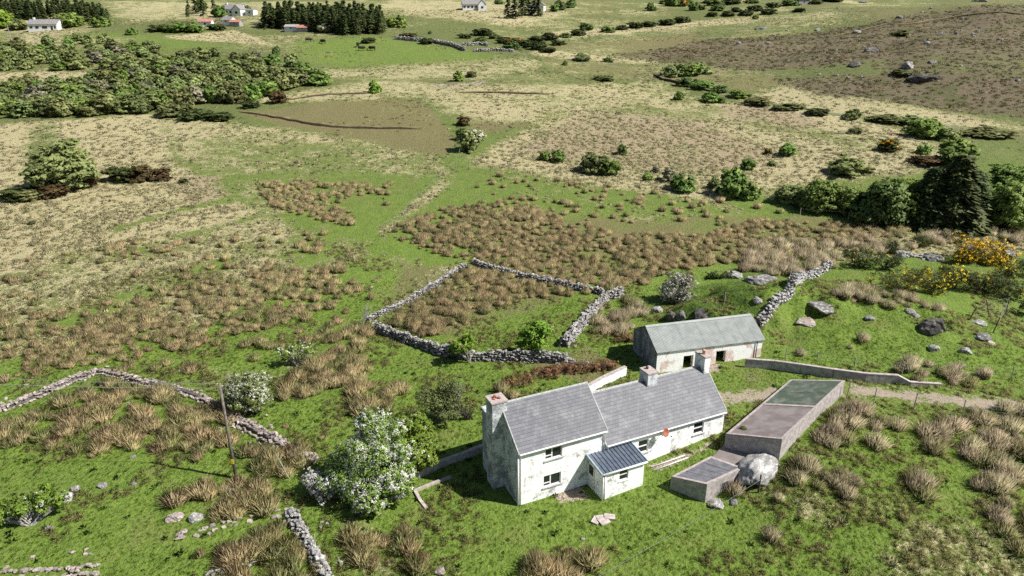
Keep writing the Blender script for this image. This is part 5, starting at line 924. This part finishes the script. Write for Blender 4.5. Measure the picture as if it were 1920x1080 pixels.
# ------------------------------------------------------------------ far houses, sheds and cattle
M['bung'] = simple('white_house_paint', (.72, .72, .70), (.82, .82, .80), 1, .7, 0); M['broof'] = simple('grey_tile_roof', (.20, .19, .185), (.30, .285, .28), 1.5, .8, .01); M['redroof'] = simple('faded_red_sheet', (.38, .15, .11), (.50, .25, .2), 1, .7, .01)
def bungalow(px, py, L, Wd, h, rise, rz, label, wins, name='bungalow', ext=None, roof='broof', wall='bung', chim=1, gable=None):
    P = ground_at(px, py); r = empty(name, P, rz); tag(r, label, 'house' if name != 'farm_shed' else 'shed'); x0, x1 = -L/2, L/2
    MB().box(x0, x1, 0, Wd, -2.5, h).build('wall', M[wall], r); MB().prism([(0, h+.002), (Wd/2, h+rise-.1), (Wd, h+.002)], x0, x1).build('gable_wall', M[wall], r)
    rf = MB().prism([(-.4, h-.08), (Wd/2, h+rise), (Wd+.4, h-.08), (Wd+.4, h+.1), (Wd/2, h+rise+.2), (-.4, h+.1)], x0-.2, x1+.2).build('roof', M[roof], r)
    for k in range(chim): c = x0+L*(.15+.7*k); MB().box(c-.4, c+.4, Wd/2-.4, Wd/2+.4, h+rise-.3, h+rise+1.0).build('chimney', M[wall], rf)
    for (f, ww, hh, z0) in wins:
        c = x0+L*f; w_ = MB().box(c-ww/2-.08, c+ww/2+.08, -.05, .02, z0-.08, z0+hh+.08).build('window', M['paint'], r); MB().box(c-ww/2, c+ww/2, -.09, -.055, z0, z0+hh).build('pane', M['glass'], w_)
    if ext:
        ex, el, ew, eh, er = ext; MB().box(ex, ex+el, -ew, Wd*.7, -2.5, eh).build('annex', M[wall], r); 
        if er: MB().prism([(ex, eh), (ex+el/2, eh+er), (ex+el, eh)], -ew, Wd*.7).build('annex_roof', M[roof], r) if False else None
        m = MB(); a, b, cc = ex-.2, ex+el/2, ex+el+.2; y0, y1 = -ew-.2, Wd*.6
        m.hexa([(a, y0, eh-.1), (b, y0, eh+er), (b, y1, eh+er), (a, y1, eh-.1), (a, y0, eh+.08), (b, y0, eh+er+.2), (b, y1, eh+er+.2), (a, y1, eh+.08)]); m.hexa([(b, y0, eh+er), (cc, y0, eh-.1), (cc, y1, eh-.1), (b, y1, eh+er), (b, y0, eh+er+.2), (cc, y0, eh+.08), (cc, y1, eh+.08), (b, y1, eh+er+.2)]); m.build('annex_roof', M[roof], r)
        MB().face([(ex, -ew-.01, eh-.1), (ex+el, -ew-.01, eh-.1), (ex+el/2, -ew-.01, eh+er-.02)]).build('annex_gable', M[wall], r); MB().box(ex+el*.35, ex+el*.65, -ew-.06, -ew-.02, .9, 2.0).build('annex_window', M['glass'], r)
    return r
bungalow(81, 58, 13, 7, 2.9, 2.0, math.radians(6), 'small white bungalow with grey roof at the far left', [(.12, 1.2, .9, 1.2), (.32, 1.4, 1, 1.1), (.58, 2.2, 1, 1.1), (.82, .9, 2.0, .1), (.93, .8, 1, 1.1)], chim=1)
bungalow(433, 29, 12, 7.5, 3.0, 2.4, math.radians(-14), 'white farmhouse with gabled front beyond the farmyard', [(.1, 1.2, 1, 1.2), (.3, 1.2, 1, 1.2), (.5, 1.2, 1, 1.2), (.66, 1.2, 1, 1.2)], 'farmhouse_far' if False else 'bungalow', (2.6, 5.0, 2.5, 3.0, 2.2))
bungalow(468, 29, 4.6, 4, 2.6, .5, math.radians(-14), 'little white flat annex right of the far white farmhouse', [(.5, 1, .9, 1)], chim=0)
bungalow(889, 19, 12.5, 7.5, 2.9, 2.2, math.radians(8), 'white bungalow with dark roof near the top centre', [(.08, 1.2, 1, 1.2), (.25, 1.3, 1, 1.2), (.42, 1.2, 1, 1.2), (.58, 1.2, 1, 1.2)], 'bungalow', (2.2, 4.2, 2.4, 2.9, 2.2))
bungalow(1021, 21, 5, 9, 3.2, 2.6, math.radians(75), 'white gable end showing right of the dark conifers', [(.5, 1, 1, 1)], chim=1)
bungalow(1508, 8, 7, 5, 2.6, 1.8, math.radians(10), 'small grey stone cottage in the gorse near the top edge', [(.5, .9, .9, 1)], chim=1, wall='concrete')
bungalow(385, 50, 6, 4, 2.2, 1.2, math.radians(5), 'low farm shed with red roof behind the far bushes', [(.5, .9, .8, .9)], 'farm_shed', None, 'redroof', 'bung', 0)
bungalow(424, 48, 5.5, 5, 2.4, 1.5, math.radians(-20), 'white farm shed with grey roof in the far yard', [(.5, 1, .6, 1.6)], 'farm_shed', None, 'broof', 'bung', 0); bungalow(440, 50, 5, 3.5, 2.0, 1.0, math.radians(-10), 'small red-roofed byre right of the white farm shed', [(.5, 1, .5, 1.4)], 'farm_shed', None, 'redroof', 'concrete', 0)
bungalow(546, 60, 6.0, 4, 2.2, .9, math.radians(-4), 'white rusty-roofed shed in front of the plantation', [(.5, 1, .5, 1.5)], 'farm_shed', None, 'concrete', 'bung', 0); bungalow(567, 60, 5, 4, 1.8, 1.0, math.radians(-6), 'red sheeted shed beside the white one at the plantation', [(.5, 1, .5, 1.2)], 'farm_shed', None, 'redroof', 'concrete', 0)
def cow_mesh():
    r = np.random.default_rng(2); bm = bmesh.new()
    def loft(rings, n=10):
        prev = None
        for (x, z, ry, rz) in rings:
            ring = [bm.verts.new((x, ry*math.cos(2*math.pi*k/n), z+rz*math.sin(2*math.pi*k/n))) for k in range(n)]
            if prev:
                for k in range(n): bm.faces.new((prev[k], prev[(k+1) % n], ring[(k+1) % n], ring[k]))
            else: bm.faces.new(ring[::-1])
            prev = ring
        bm.faces.new(prev)
    loft([(-1.05, 1.15, .18, .22), (-.95, 1.08, .33, .36), (-.5, 1.0, .38, .42), (0, .96, .40, .46), (.5, .98, .36, .46), (.85, 1.05, .27, .40), (1.15, .95, .17, .24), (1.35, .72, .14, .17), (1.5, .52, .15, .15), (1.72, .30, .10, .11), (1.86, .16, .08, .07)])
    for sx, sy in ((.7, .2), (.7, -.2), (-.8, .22), (-.8, -.22)):
        pts = [(sx, .75, .13), (sx+(.02 if sx > 0 else -.12), .45, .085), (sx, .2, .055), (sx, .0, .065)]; prev = None
        for (x, z, rr) in pts:
            ring = [bm.verts.new((x+rr*math.cos(a), sy+rr*math.sin(a), z)) for a in (0, 1.05, 2.1, 3.14, 4.2, 5.24)]
            if prev:
                for k in range(6): bm.faces.new((prev[k], ring[k], ring[(k+1) % 6], prev[(k+1) % 6]))
            prev = ring
        bm.faces.new(prev)
    for s in (1, -1):
        v = [bm.verts.new(p) for p in ((1.52, .13*s, .62), (1.5, .33*s, .62), (1.58, .24*s, .55))]; bm.faces.new(v)
    t = [bm.verts.new(p) for p in ((-1.06, .03, 1.25), (-1.06, -.03, 1.25), (-1.18, -.03, .5), (-1.18, .03, .5))]; bm.faces.new(t)
    me = bpy.data.meshes.new('cow'); bm.to_mesh(me); bm.free(); me.materials.append(M['hide']); me.polygons.foreach_set('use_smooth', [True]*len(me.polygons)); return me
M['hide'] = simple('black_hide', (.02, .017, .015), (.05, .035, .025), 3, .7, 0); cow = cow_mesh()
for x, y, rz, l in ((579, 79, .4, 'black cow grazing on the far pasture, leftmost of five'), (606, 82, 2.6, 'black cow grazing on the far pasture, second from the plantation side'), (671, 88, 1.6, 'black cow farthest back of the right-hand three'), (678, 95, .2, 'black cow in the middle of the right-hand three'), (698, 95, 2.9, 'black cow rightmost on the far pasture')):
    P = ground_at(x, y); o = link('cow', cow, None, P, (0, 0, rz), (1.25, 1.25, 1.25)); tag(o, l, 'cow', 'cattle on the far pasture')
# ------------------------------------------------------------------ rushes and grasses
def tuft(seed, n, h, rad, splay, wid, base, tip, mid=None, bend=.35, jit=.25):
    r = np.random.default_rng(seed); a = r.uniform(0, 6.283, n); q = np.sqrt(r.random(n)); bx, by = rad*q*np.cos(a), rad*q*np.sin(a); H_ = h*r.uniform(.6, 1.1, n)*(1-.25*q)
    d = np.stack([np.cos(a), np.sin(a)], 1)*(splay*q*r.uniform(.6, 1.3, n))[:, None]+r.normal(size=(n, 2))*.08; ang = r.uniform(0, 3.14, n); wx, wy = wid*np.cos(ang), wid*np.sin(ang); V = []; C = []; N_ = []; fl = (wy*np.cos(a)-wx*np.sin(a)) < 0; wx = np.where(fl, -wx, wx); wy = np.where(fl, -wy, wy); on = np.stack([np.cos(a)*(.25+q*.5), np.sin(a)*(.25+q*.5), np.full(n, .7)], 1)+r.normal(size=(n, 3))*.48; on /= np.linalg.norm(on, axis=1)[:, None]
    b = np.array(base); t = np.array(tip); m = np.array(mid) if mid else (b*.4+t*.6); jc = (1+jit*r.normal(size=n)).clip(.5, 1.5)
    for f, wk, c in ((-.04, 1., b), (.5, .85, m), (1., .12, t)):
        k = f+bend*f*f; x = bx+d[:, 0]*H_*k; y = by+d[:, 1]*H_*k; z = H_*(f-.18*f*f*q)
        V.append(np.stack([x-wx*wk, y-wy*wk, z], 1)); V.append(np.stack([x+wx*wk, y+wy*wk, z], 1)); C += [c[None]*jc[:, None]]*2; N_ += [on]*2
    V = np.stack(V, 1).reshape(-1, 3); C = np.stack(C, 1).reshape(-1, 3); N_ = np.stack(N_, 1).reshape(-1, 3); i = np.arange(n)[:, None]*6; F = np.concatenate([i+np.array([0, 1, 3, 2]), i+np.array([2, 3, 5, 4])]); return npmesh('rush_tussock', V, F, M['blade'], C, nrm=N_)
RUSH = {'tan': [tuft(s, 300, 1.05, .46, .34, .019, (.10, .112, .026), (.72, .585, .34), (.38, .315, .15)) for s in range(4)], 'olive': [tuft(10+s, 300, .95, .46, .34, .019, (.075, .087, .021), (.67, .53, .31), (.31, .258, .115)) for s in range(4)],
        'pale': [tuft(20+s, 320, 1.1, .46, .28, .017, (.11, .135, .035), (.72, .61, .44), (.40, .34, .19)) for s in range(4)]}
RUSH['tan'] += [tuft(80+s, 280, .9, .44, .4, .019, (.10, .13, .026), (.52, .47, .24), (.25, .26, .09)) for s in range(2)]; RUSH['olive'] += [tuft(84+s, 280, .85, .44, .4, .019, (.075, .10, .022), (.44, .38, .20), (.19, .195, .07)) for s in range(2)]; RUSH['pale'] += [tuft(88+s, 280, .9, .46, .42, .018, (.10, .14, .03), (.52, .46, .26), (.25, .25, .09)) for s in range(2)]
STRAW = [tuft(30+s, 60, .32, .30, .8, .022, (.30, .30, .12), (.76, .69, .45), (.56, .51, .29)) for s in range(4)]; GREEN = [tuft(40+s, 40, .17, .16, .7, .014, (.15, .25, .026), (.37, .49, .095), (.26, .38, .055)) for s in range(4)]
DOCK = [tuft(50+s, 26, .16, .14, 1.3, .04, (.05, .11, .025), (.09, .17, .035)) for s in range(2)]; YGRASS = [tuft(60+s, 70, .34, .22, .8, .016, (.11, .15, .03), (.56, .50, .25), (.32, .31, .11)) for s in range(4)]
RP = [  # polygon (photograph pixels on the ground), tussocks per square metre, colour, size, where
 ([(720, 440), (800, 400), (900, 385), (1000, 390), (1100, 430), (1300, 445), (1420, 415), (1640, 425), (1740, 432), (1500, 470), (1330, 495), (1215, 530), (1150, 545), (1060, 535), (1000, 521), (940, 507), (890, 493), (800, 470)], .95, 'olive', .88, 'in the broad rush field behind the pen'),
 ([(880, 380), (960, 370), (1080, 385), (1120, 430), (960, 430)], .2, 'tan', 1., 'on the green upper edge of the rush field'), ([(1050, 340), (1400, 385), (1500, 400), (1400, 430), (1100, 410)], .13, 'tan', 1., 'on the green strip below the straw field'), ([(900, 330), (1080, 340), (1100, 385), (880, 370)], .05, 'tan', 1., 'on the bright green upper strip'),
 ([(735, 605), (800, 565), (880, 503), (1000, 530), (1095, 551), (985, 560), (900, 588), (845, 618), (800, 634)], 1.0, 'olive', .95, 'inside the stone-walled pen'), ([(480, 345), (560, 340), (720, 350), (720, 358), (640, 372), (660, 400), (660, 428), (600, 412), (510, 385)], .7, 'tan', .88, 'in the rush patch left of the field boundary'),
 ([(330, 545), (500, 500), (640, 500), (650, 545), (560, 600), (420, 640), (200, 680), (60, 690), (120, 640)], .62, 'tan', .86, 'in the rushy strip slanting across the left field'), ([(0, 500), (300, 440), (560, 430), (640, 470), (560, 500), (300, 560), (0, 600)], .06, 'tan', 1., 'on the pale grass of the left field'), ([(0, 590), (300, 560), (150, 680), (0, 720)], .55, 'tan', .85, 'at the left edge above the collapsed wall'),
 ([(30, 800), (90, 762), (200, 745), (300, 735), (420, 770), (440, 812), (400, 858), (300, 842), (200, 850), (90, 838)], .50, 'tan', 1.3, 'in the dense rushes below the collapsed wall'), ([(190, 722), (330, 758), (260, 766), (140, 752)], .5, 'tan', 1.1, 'inside the bend of the collapsed wall'), ([(0, 800), (40, 790), (40, 830), (0, 840)], .4, 'tan', 1.2, 'at the left edge below the wall'),
 ([(530, 745), (550, 700), (620, 672), (690, 665), (680, 710), (620, 735)], .6, 'tan', 1.25, 'in the rush bed left of the pen wall'), ([(600, 640), (680, 615), (700, 650), (640, 665)], .35, 'tan', 1.15, 'outside the pen corner'), ([(655, 755), (690, 722), (745, 732), (750, 762), (690, 778)], .6, 'tan', 1.3, 'above the big hawthorn'),
 ([(465, 850), (500, 835), (560, 855), (560, 890), (500, 895)], .6, 'tan', 1.3, 'beside the slumped wall'), ([(330, 935), (380, 915), (500, 915), (500, 965), (440, 965), (380, 950)], .55, 'tan', 1.3, 'at the foot of the pole'), ([(380, 1040), (440, 1005), (520, 1000), (560, 1020), (600, 1080), (560, 1110), (400, 1075)], .55, 'tan', 1.3, 'between the low stone rows'),
 ([(640, 975), (690, 962), (770, 985), (780, 1020), (790, 1090), (700, 1090), (650, 1010)], .5, 'tan', 1.25, 'below the big hawthorn'), ([(935, 1010), (975, 1000), (975, 1030), (940, 1035)], .6, 'tan', 1.2, 'left of the lower lawn clumps'), ([(985, 1040), (1040, 1030), (1110, 1020), (1120, 1090), (990, 1095)], .45, 'tan', 1.3, 'at the bottom of the lower lawn'),
 ([(1485, 870), (1510, 820), (1560, 775), (1640, 775), (1680, 800), (1640, 830), (1560, 870), (1540, 910), (1500, 905)], .55, 'pale', 1.35, 'along the concrete shed wall'), ([(1540, 910), (1600, 850), (1640, 860), (1620, 900), (1560, 935)], .3, 'pale', 1.2, 'just beyond the shed-side rushes'), ([(1720, 820), (1760, 790), (1850, 770), (1940, 780), (1960, 960), (1880, 1000), (1800, 930), (1780, 870)], .42, 'pale', 1.35, 'in the rushes at the right edge'), ([(1660, 900), (1720, 890), (1740, 940), (1680, 960)], .3, 'pale', 1.2, 'in the gap between the two right-hand rush beds'), ([(1380, 930), (1480, 920), (1560, 950), (1480, 970), (1400, 965)], .25, 'pale', 1.05, 'on the bank below the low shed'), ([(1400, 1010), (1460, 990), (1440, 1040)], .15, 'pale', 1., 'on the lower right bank'), ([(1820, 920), (1940, 960), (1960, 1050), (1860, 1010)], .3, 'pale', 1.2, 'in the lower right corner'),
 ([(1112, 625), (1125, 580), (1200, 560), (1205, 600), (1180, 628)], .6, 'pale', 1.3, 'between the pen wall and the barn'), ([(1380, 505), (1410, 470), (1500, 452), (1560, 470), (1560, 500), (1500, 520), (1440, 515)], .6, 'pale', 1.4, 'on the knoll top behind the climbing wall'), ([(1560, 470), (1600, 440), (1760, 440), (1940, 438), (1940, 452), (1760, 462), (1640, 480)], .35, 'pale', 1.2, 'in the straw bed before the shelter trees'), ([(1570, 552), (1600, 540), (1660, 555), (1760, 575), (1750, 585), (1640, 572)], .6, 'pale', 1.2, 'below the dark gorse row'), ([(1680, 700), (1720, 682), (1760, 690), (1860, 700), (1860, 722), (1780, 725), (1700, 712)], .5, 'pale', 1.2, 'behind the wire fence at right'), ([(1595, 640), (1615, 625), (1640, 640), (1600, 655)], .4, 'pale', 1., 'on the slope right of the barn'), ([(1490, 650), (1520, 640), (1510, 665)], .4, 'pale', 1., 'above the boundary wall'),
 ([(330, 520), (640, 500), (700, 560), (640, 640), (330, 700), (100, 700)], .13, 'tan', 1.05, 'scattered over the green between the left walls'), ([(900, 735), (950, 720), (960, 745), (900, 750)], .5, 'tan', 1.1, 'beside the chimney bracken'), ([(840, 640), (880, 640), (880, 665), (850, 668)], .4, 'tan', 1., 'inside the pen by the slanting tree'), ([(540, 800), (610, 790), (610, 815), (550, 815)], .12, 'tan', 1., 'on the green between walls'), ([(330, 860), (400, 840), (400, 870), (340, 875)], .2, 'tan', 1., 'on the grass left of the pole'), ([(180, 855), (220, 850), (215, 868)], .3, 'tan', 1.1, 'alone below the dense rushes'), ([(700, 350), (740, 340), (730, 420), (690, 430)], .05, 'tan', 1., 'along the boundary'), ([(380, 440), (640, 440), (660, 470), (500, 480)], .10, 'tan', 1., 'in the mid left field'), ([(200, 460), (330, 440), (330, 480), (180, 500)], .22, 'tan', 1., 'in the pale field'), ([(1050, 950), (1090, 945), (1090, 990), (1060, 990)], .15, 'tan', 1., 'on the lawn below the porch')]
rr_ = np.random.default_rng(77); ALL = []
for poly, dens, kd, sz, where in RP:
    X, Y = scatter(wpoly(poly), dens*(1.7 if dens > .2 else 1.), rr_, .6)
    if dens > .2: k = fbm(X/2.6+3, Y/2.6, 2)+rr_.normal(size=len(X))*.12 > (-.12 if dens < .5 else -.3); X, Y = X[k], Y[k]
    if len(X) == 0: continue
    Z = T(X, Y); S = sz*(.45+.85*rr_.random(len(X))**.8)
    mx, my = np.median(X), np.median(Y); ex, ey = X.std()+.5, Y.std()+.5
    for x, y, z, s in zip(X, Y, Z, S):
        side = ', near' if y < my-.5*ey else (', far' if y > my+.5*ey else ', mid'); side += ' left' if x < mx-.6*ex else (' right' if x > mx+.6*ex else ' centre')
        ALL.append((s/(y*cP-(z-CAM_H)*sP), x, y, z, s, kd, where, side))
def inframe(a): d = a[2]*cP-(a[3]-CAM_H)*sP; return abs(FPX*a[1]/d) < 950 and FPX*(a[2]*sP+(a[3]-CAM_H)*cP)/d > -535
ALL.sort(key=lambda a: -a[0]); ind = [a for a in ALL if inframe(a)][:300]; ids = {id(a) for a in ind}; rest = [a for a in ALL if id(a) not in ids]
for i, (_, x, y, z, s, kd, where, side) in enumerate(ind):
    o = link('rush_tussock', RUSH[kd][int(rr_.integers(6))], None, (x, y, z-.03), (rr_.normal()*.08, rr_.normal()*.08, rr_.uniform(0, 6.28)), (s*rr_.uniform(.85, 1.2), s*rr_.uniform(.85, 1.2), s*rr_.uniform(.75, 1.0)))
    tag(o, ('large ' if s > 1.25 else 'small ' if s < 1.05 else '')+('brown' if kd != 'pale' else 'pale')+' rush tussock '+where+side, 'rush tussock', 'rush tussocks '+where)
def instancer(name, pts, protos, label):
    """pts rows: x y z scale; protos instanced on the points with geometry nodes"""
    pts = np.array(pts, np.float32); me = bpy.data.meshes.new(name); me.vertices.add(len(pts)); me.vertices.foreach_set('co', pts[:, :3].ravel()); r = np.random.default_rng(len(pts))
    a = me.attributes.new('scl', 'FLOAT_VECTOR', 'POINT'); s = pts[:, 3:4]*r.uniform(.85, 1.15, (len(pts), 3)); a.data.foreach_set('vector', s.astype(np.float32).ravel())
    a = me.attributes.new('rot', 'FLOAT_VECTOR', 'POINT'); q = r.normal(size=(len(pts), 3))*.1; q[:, 2] = r.uniform(0, 6.283, len(pts)); a.data.foreach_set('vector', q.astype(np.float32).ravel())
    a = me.attributes.new('idx', 'INT', 'POINT'); a.data.foreach_set('value', r.integers(0, len(protos), len(pts)).astype(np.int32))
    col = bpy.data.collections.new(name+'_kinds')
    for p in protos: col.objects.link(bpy.data.objects.new(name+'_blade_tuft', p))
    g = bpy.data.node_groups.new(name+'_scatter', 'GeometryNodeTree'); g.interface.new_socket('Geometry', in_out='INPUT', socket_type='NodeSocketGeometry'); g.interface.new_socket('Geometry', in_out='OUTPUT', socket_type='NodeSocketGeometry')
    N = g.nodes; i_ = N.new('NodeGroupInput'); o_ = N.new('NodeGroupOutput'); ip = N.new('GeometryNodeInstanceOnPoints'); ci = N.new('GeometryNodeCollectionInfo'); ci.inputs['Collection'].default_value = col; ci.inputs['Separate Children'].default_value = True; ci.inputs['Reset Children'].default_value = True
    def at(n_, t): k = N.new('GeometryNodeInputNamedAttribute'); k.data_type = t; k.inputs[0].default_value = n_; return k.outputs[0]
    g.links.new(i_.outputs[0], ip.inputs['Points']); g.links.new(ci.outputs[0], ip.inputs['Instance']); ip.inputs['Pick Instance'].default_value = True
    g.links.new(at('idx', 'INT'), ip.inputs['Instance Index']); g.links.new(at('rot', 'FLOAT_VECTOR'), ip.inputs['Rotation']); g.links.new(at('scl', 'FLOAT_VECTOR'), ip.inputs['Scale']); g.links.new(ip.outputs[0], o_.inputs[0])
    o = link(name, me); o.modifiers.new('scatter', 'NODES').node_group = g; tag(o, label, None, None, 'stuff'); return o
for kd, l in (('olive', 'dark brown rushes filling the rush field and the pen'), ('tan', 'tan rushes scattered over the left fields'), ('pale', 'pale rushes on the right-hand banks')):
    instancer('rushes', [(x, y, z-.03, s) for (_, x, y, z, s, k, wh, sd_) in rest if k == kd], RUSH[kd], l)
def frame_pts(n, ymin, ymax, rng):
    """points spread over the pasture the view covers, denser near"""
    R = ymin+(ymax-ymin)*rng.random(n)**.75; A = rng.uniform(-.80, .80, n); return R*np.sin(A), R*np.cos(A)
def clear(X, Y):
    dx, dy = X-HO.x, Y-HO.y; s = dx*math.cos(HT)+dy*math.sin(HT); t = -dx*math.sin(HT)+dy*math.cos(HT); k = ~((s > -1.1) & (s < 20.6) & (t > -.1) & (t < 6.6)) & ~((s > 6.2) & (s < 10.4) & (t > -2.4) & (t < .1))
    dx, dy = X-BO.x, Y-BO.y; s = dx*math.cos(BT)+dy*math.sin(BT); t = -dx*math.sin(BT)+dy*math.cos(BT); k &= ~((s > -.2) & (s < 12.5) & (t > -.1) & (t < 6.1))
    for c in ((NL, NR, FR, FL), (a_low, b_low, c_low, d_low)): k &= poly_sd([(p[0], p[1]) for p in c], X, Y) < -.1
    tr = [Vector(p) for p in TRACKP]
    for a, b in zip(tr[:-1], tr[1:]):
        t = np.clip(((X-a.x)*(b.x-a.x)+(Y-a.y)*(b.y-a.y))/((b-a).length_squared+1e-6), 0, 1); k &= np.hypot(X-a.x-t*(b.x-a.x), Y-a.y-t*(b.y-a.y)) > 1.3+.5*np.sin(X*2.3)
    return k
TRACKP = [ground_at(*p) for p in [(1300, 752), (1380, 742), (1470, 742), (1560, 728), (1640, 735), (1760, 748), (1990, 772)]]
a_low, b_low, c_low, d_low = at_z(1258.5, 893, 1.35), at_z(1326, 907.8, 1.75), at_z(1420, 850, 1.75), at_z(1357, 834, 1.35)
X, Y = frame_pts(45000, 34, 95, rr_); sw = cover('soil', X, Y)+.9*cover('olive', X, Y); k = clear(X, Y) & (rr_.random(len(X)) > sw); X, Y = X[k], Y[k]; 
instancer('grass', np.stack([X, Y, T(X, Y)-.01, rr_.uniform(.35, .85, len(X))*(1+.45*fbm(X/6, Y/6+9, 2))], 1), GREEN, 'short green grass of the near pasture')
X, Y = frame_pts(110000, 40, 210, rr_); sw = (cover('straw', X, Y)+.6*cover('pink', X, Y))*np.clip(1.25-np.hypot(X, Y)/190, 0, .6)/.6; k = (rr_.random(len(X)) < np.clip(sw*.55-.10+.5*sw*fbm(X/3, Y/3, 2), 0, 1)) & clear(X, Y); X, Y = X[k], Y[k]
instancer('straw_grass', np.stack([X, Y, T(X, Y)-.02, rr_.uniform(.6, 1.5, len(X))], 1), STRAW, 'bleached straw grass of the open fields')
X, Y = frame_pts(26000, 36, 110, rr_); f_ = fbm(X/5+7, Y/5, 3)+.35*(X > 22)*(Y < 60); k = (f_ > .18) & clear(X, Y); X, Y = X[k], Y[k]
instancer('tussock_grass', np.stack([X, Y, T(X, Y)-.02, rr_.uniform(.5, 1.2, len(X))], 1), YGRASS, 'yellowing tussock grass on the banks')
X, Y = frame_pts(9000, 36, 75, rr_); f_ = fbm(X/3+2, Y/3+5, 3); k = (rr_.random(len(X)) < .04) & clear(X, Y); X, Y = X[k], Y[k]
instancer('docks', np.stack([X, Y, T(X, Y), rr_.uniform(.6, 1.5, len(X))], 1), DOCK, 'dark green docks and nettles in the turf')

# tussocks that give the far fields and the moor their grain
HEATH = [tuft(100+s, 26, .42, .5, .5, .05, (.105, .09, .045), (.26, .205, .125), (.175, .14, .082)) for s in range(2)]+[tuft(104, 26, .45, .5, .5, .05, (.10, .11, .035), (.22, .22, .085), (.15, .155, .055)), tuft(105, 26, .45, .5, .5, .05, (.2, .17, .09), (.46, .39, .25), (.33, .28, .17))]
MOOR = [tuft(110+s, 24, .4, .5, .6, .055, (.28, .26, .12), (.66, .60, .39), (.50, .45, .26)) for s in range(2)]+[tuft(113, 24, .4, .5, .6, .055, (.13, .16, .05), (.30, .32, .11), (.2, .23, .075)), tuft(114, 24, .4, .5, .6, .055, (.14, .11, .06), (.34, .25, .16), (.24, .18, .11))]
X, Y = frame_pts(90000, 130, 430, rr_); hw = cover('heather', X, Y); sw = np.maximum(cover('straw', X, Y), far_straw(X, Y)); gm = fbm(X/14+2, Y/14, 3); k = (hw > .3) & (rr_.random(len(X)) < .55+.6*gm); k2 = (hw <= .3) & (rr_.random(len(X)) < np.clip(.6*sw-.1+.6*gm, 0, .6))
instancer('heather', np.stack([X[k], Y[k], T(X[k], Y[k])-.03, rr_.uniform(.6, 1.5, k.sum())], 1), HEATH, 'heather and moor grass tufts on the far hillside')
instancer('moor_grass', np.stack([X[k2], Y[k2], T(X[k2], Y[k2])-.03, rr_.uniform(.5, 1.2, k2.sum())], 1), MOOR, 'rough grass tufts of the far fields')
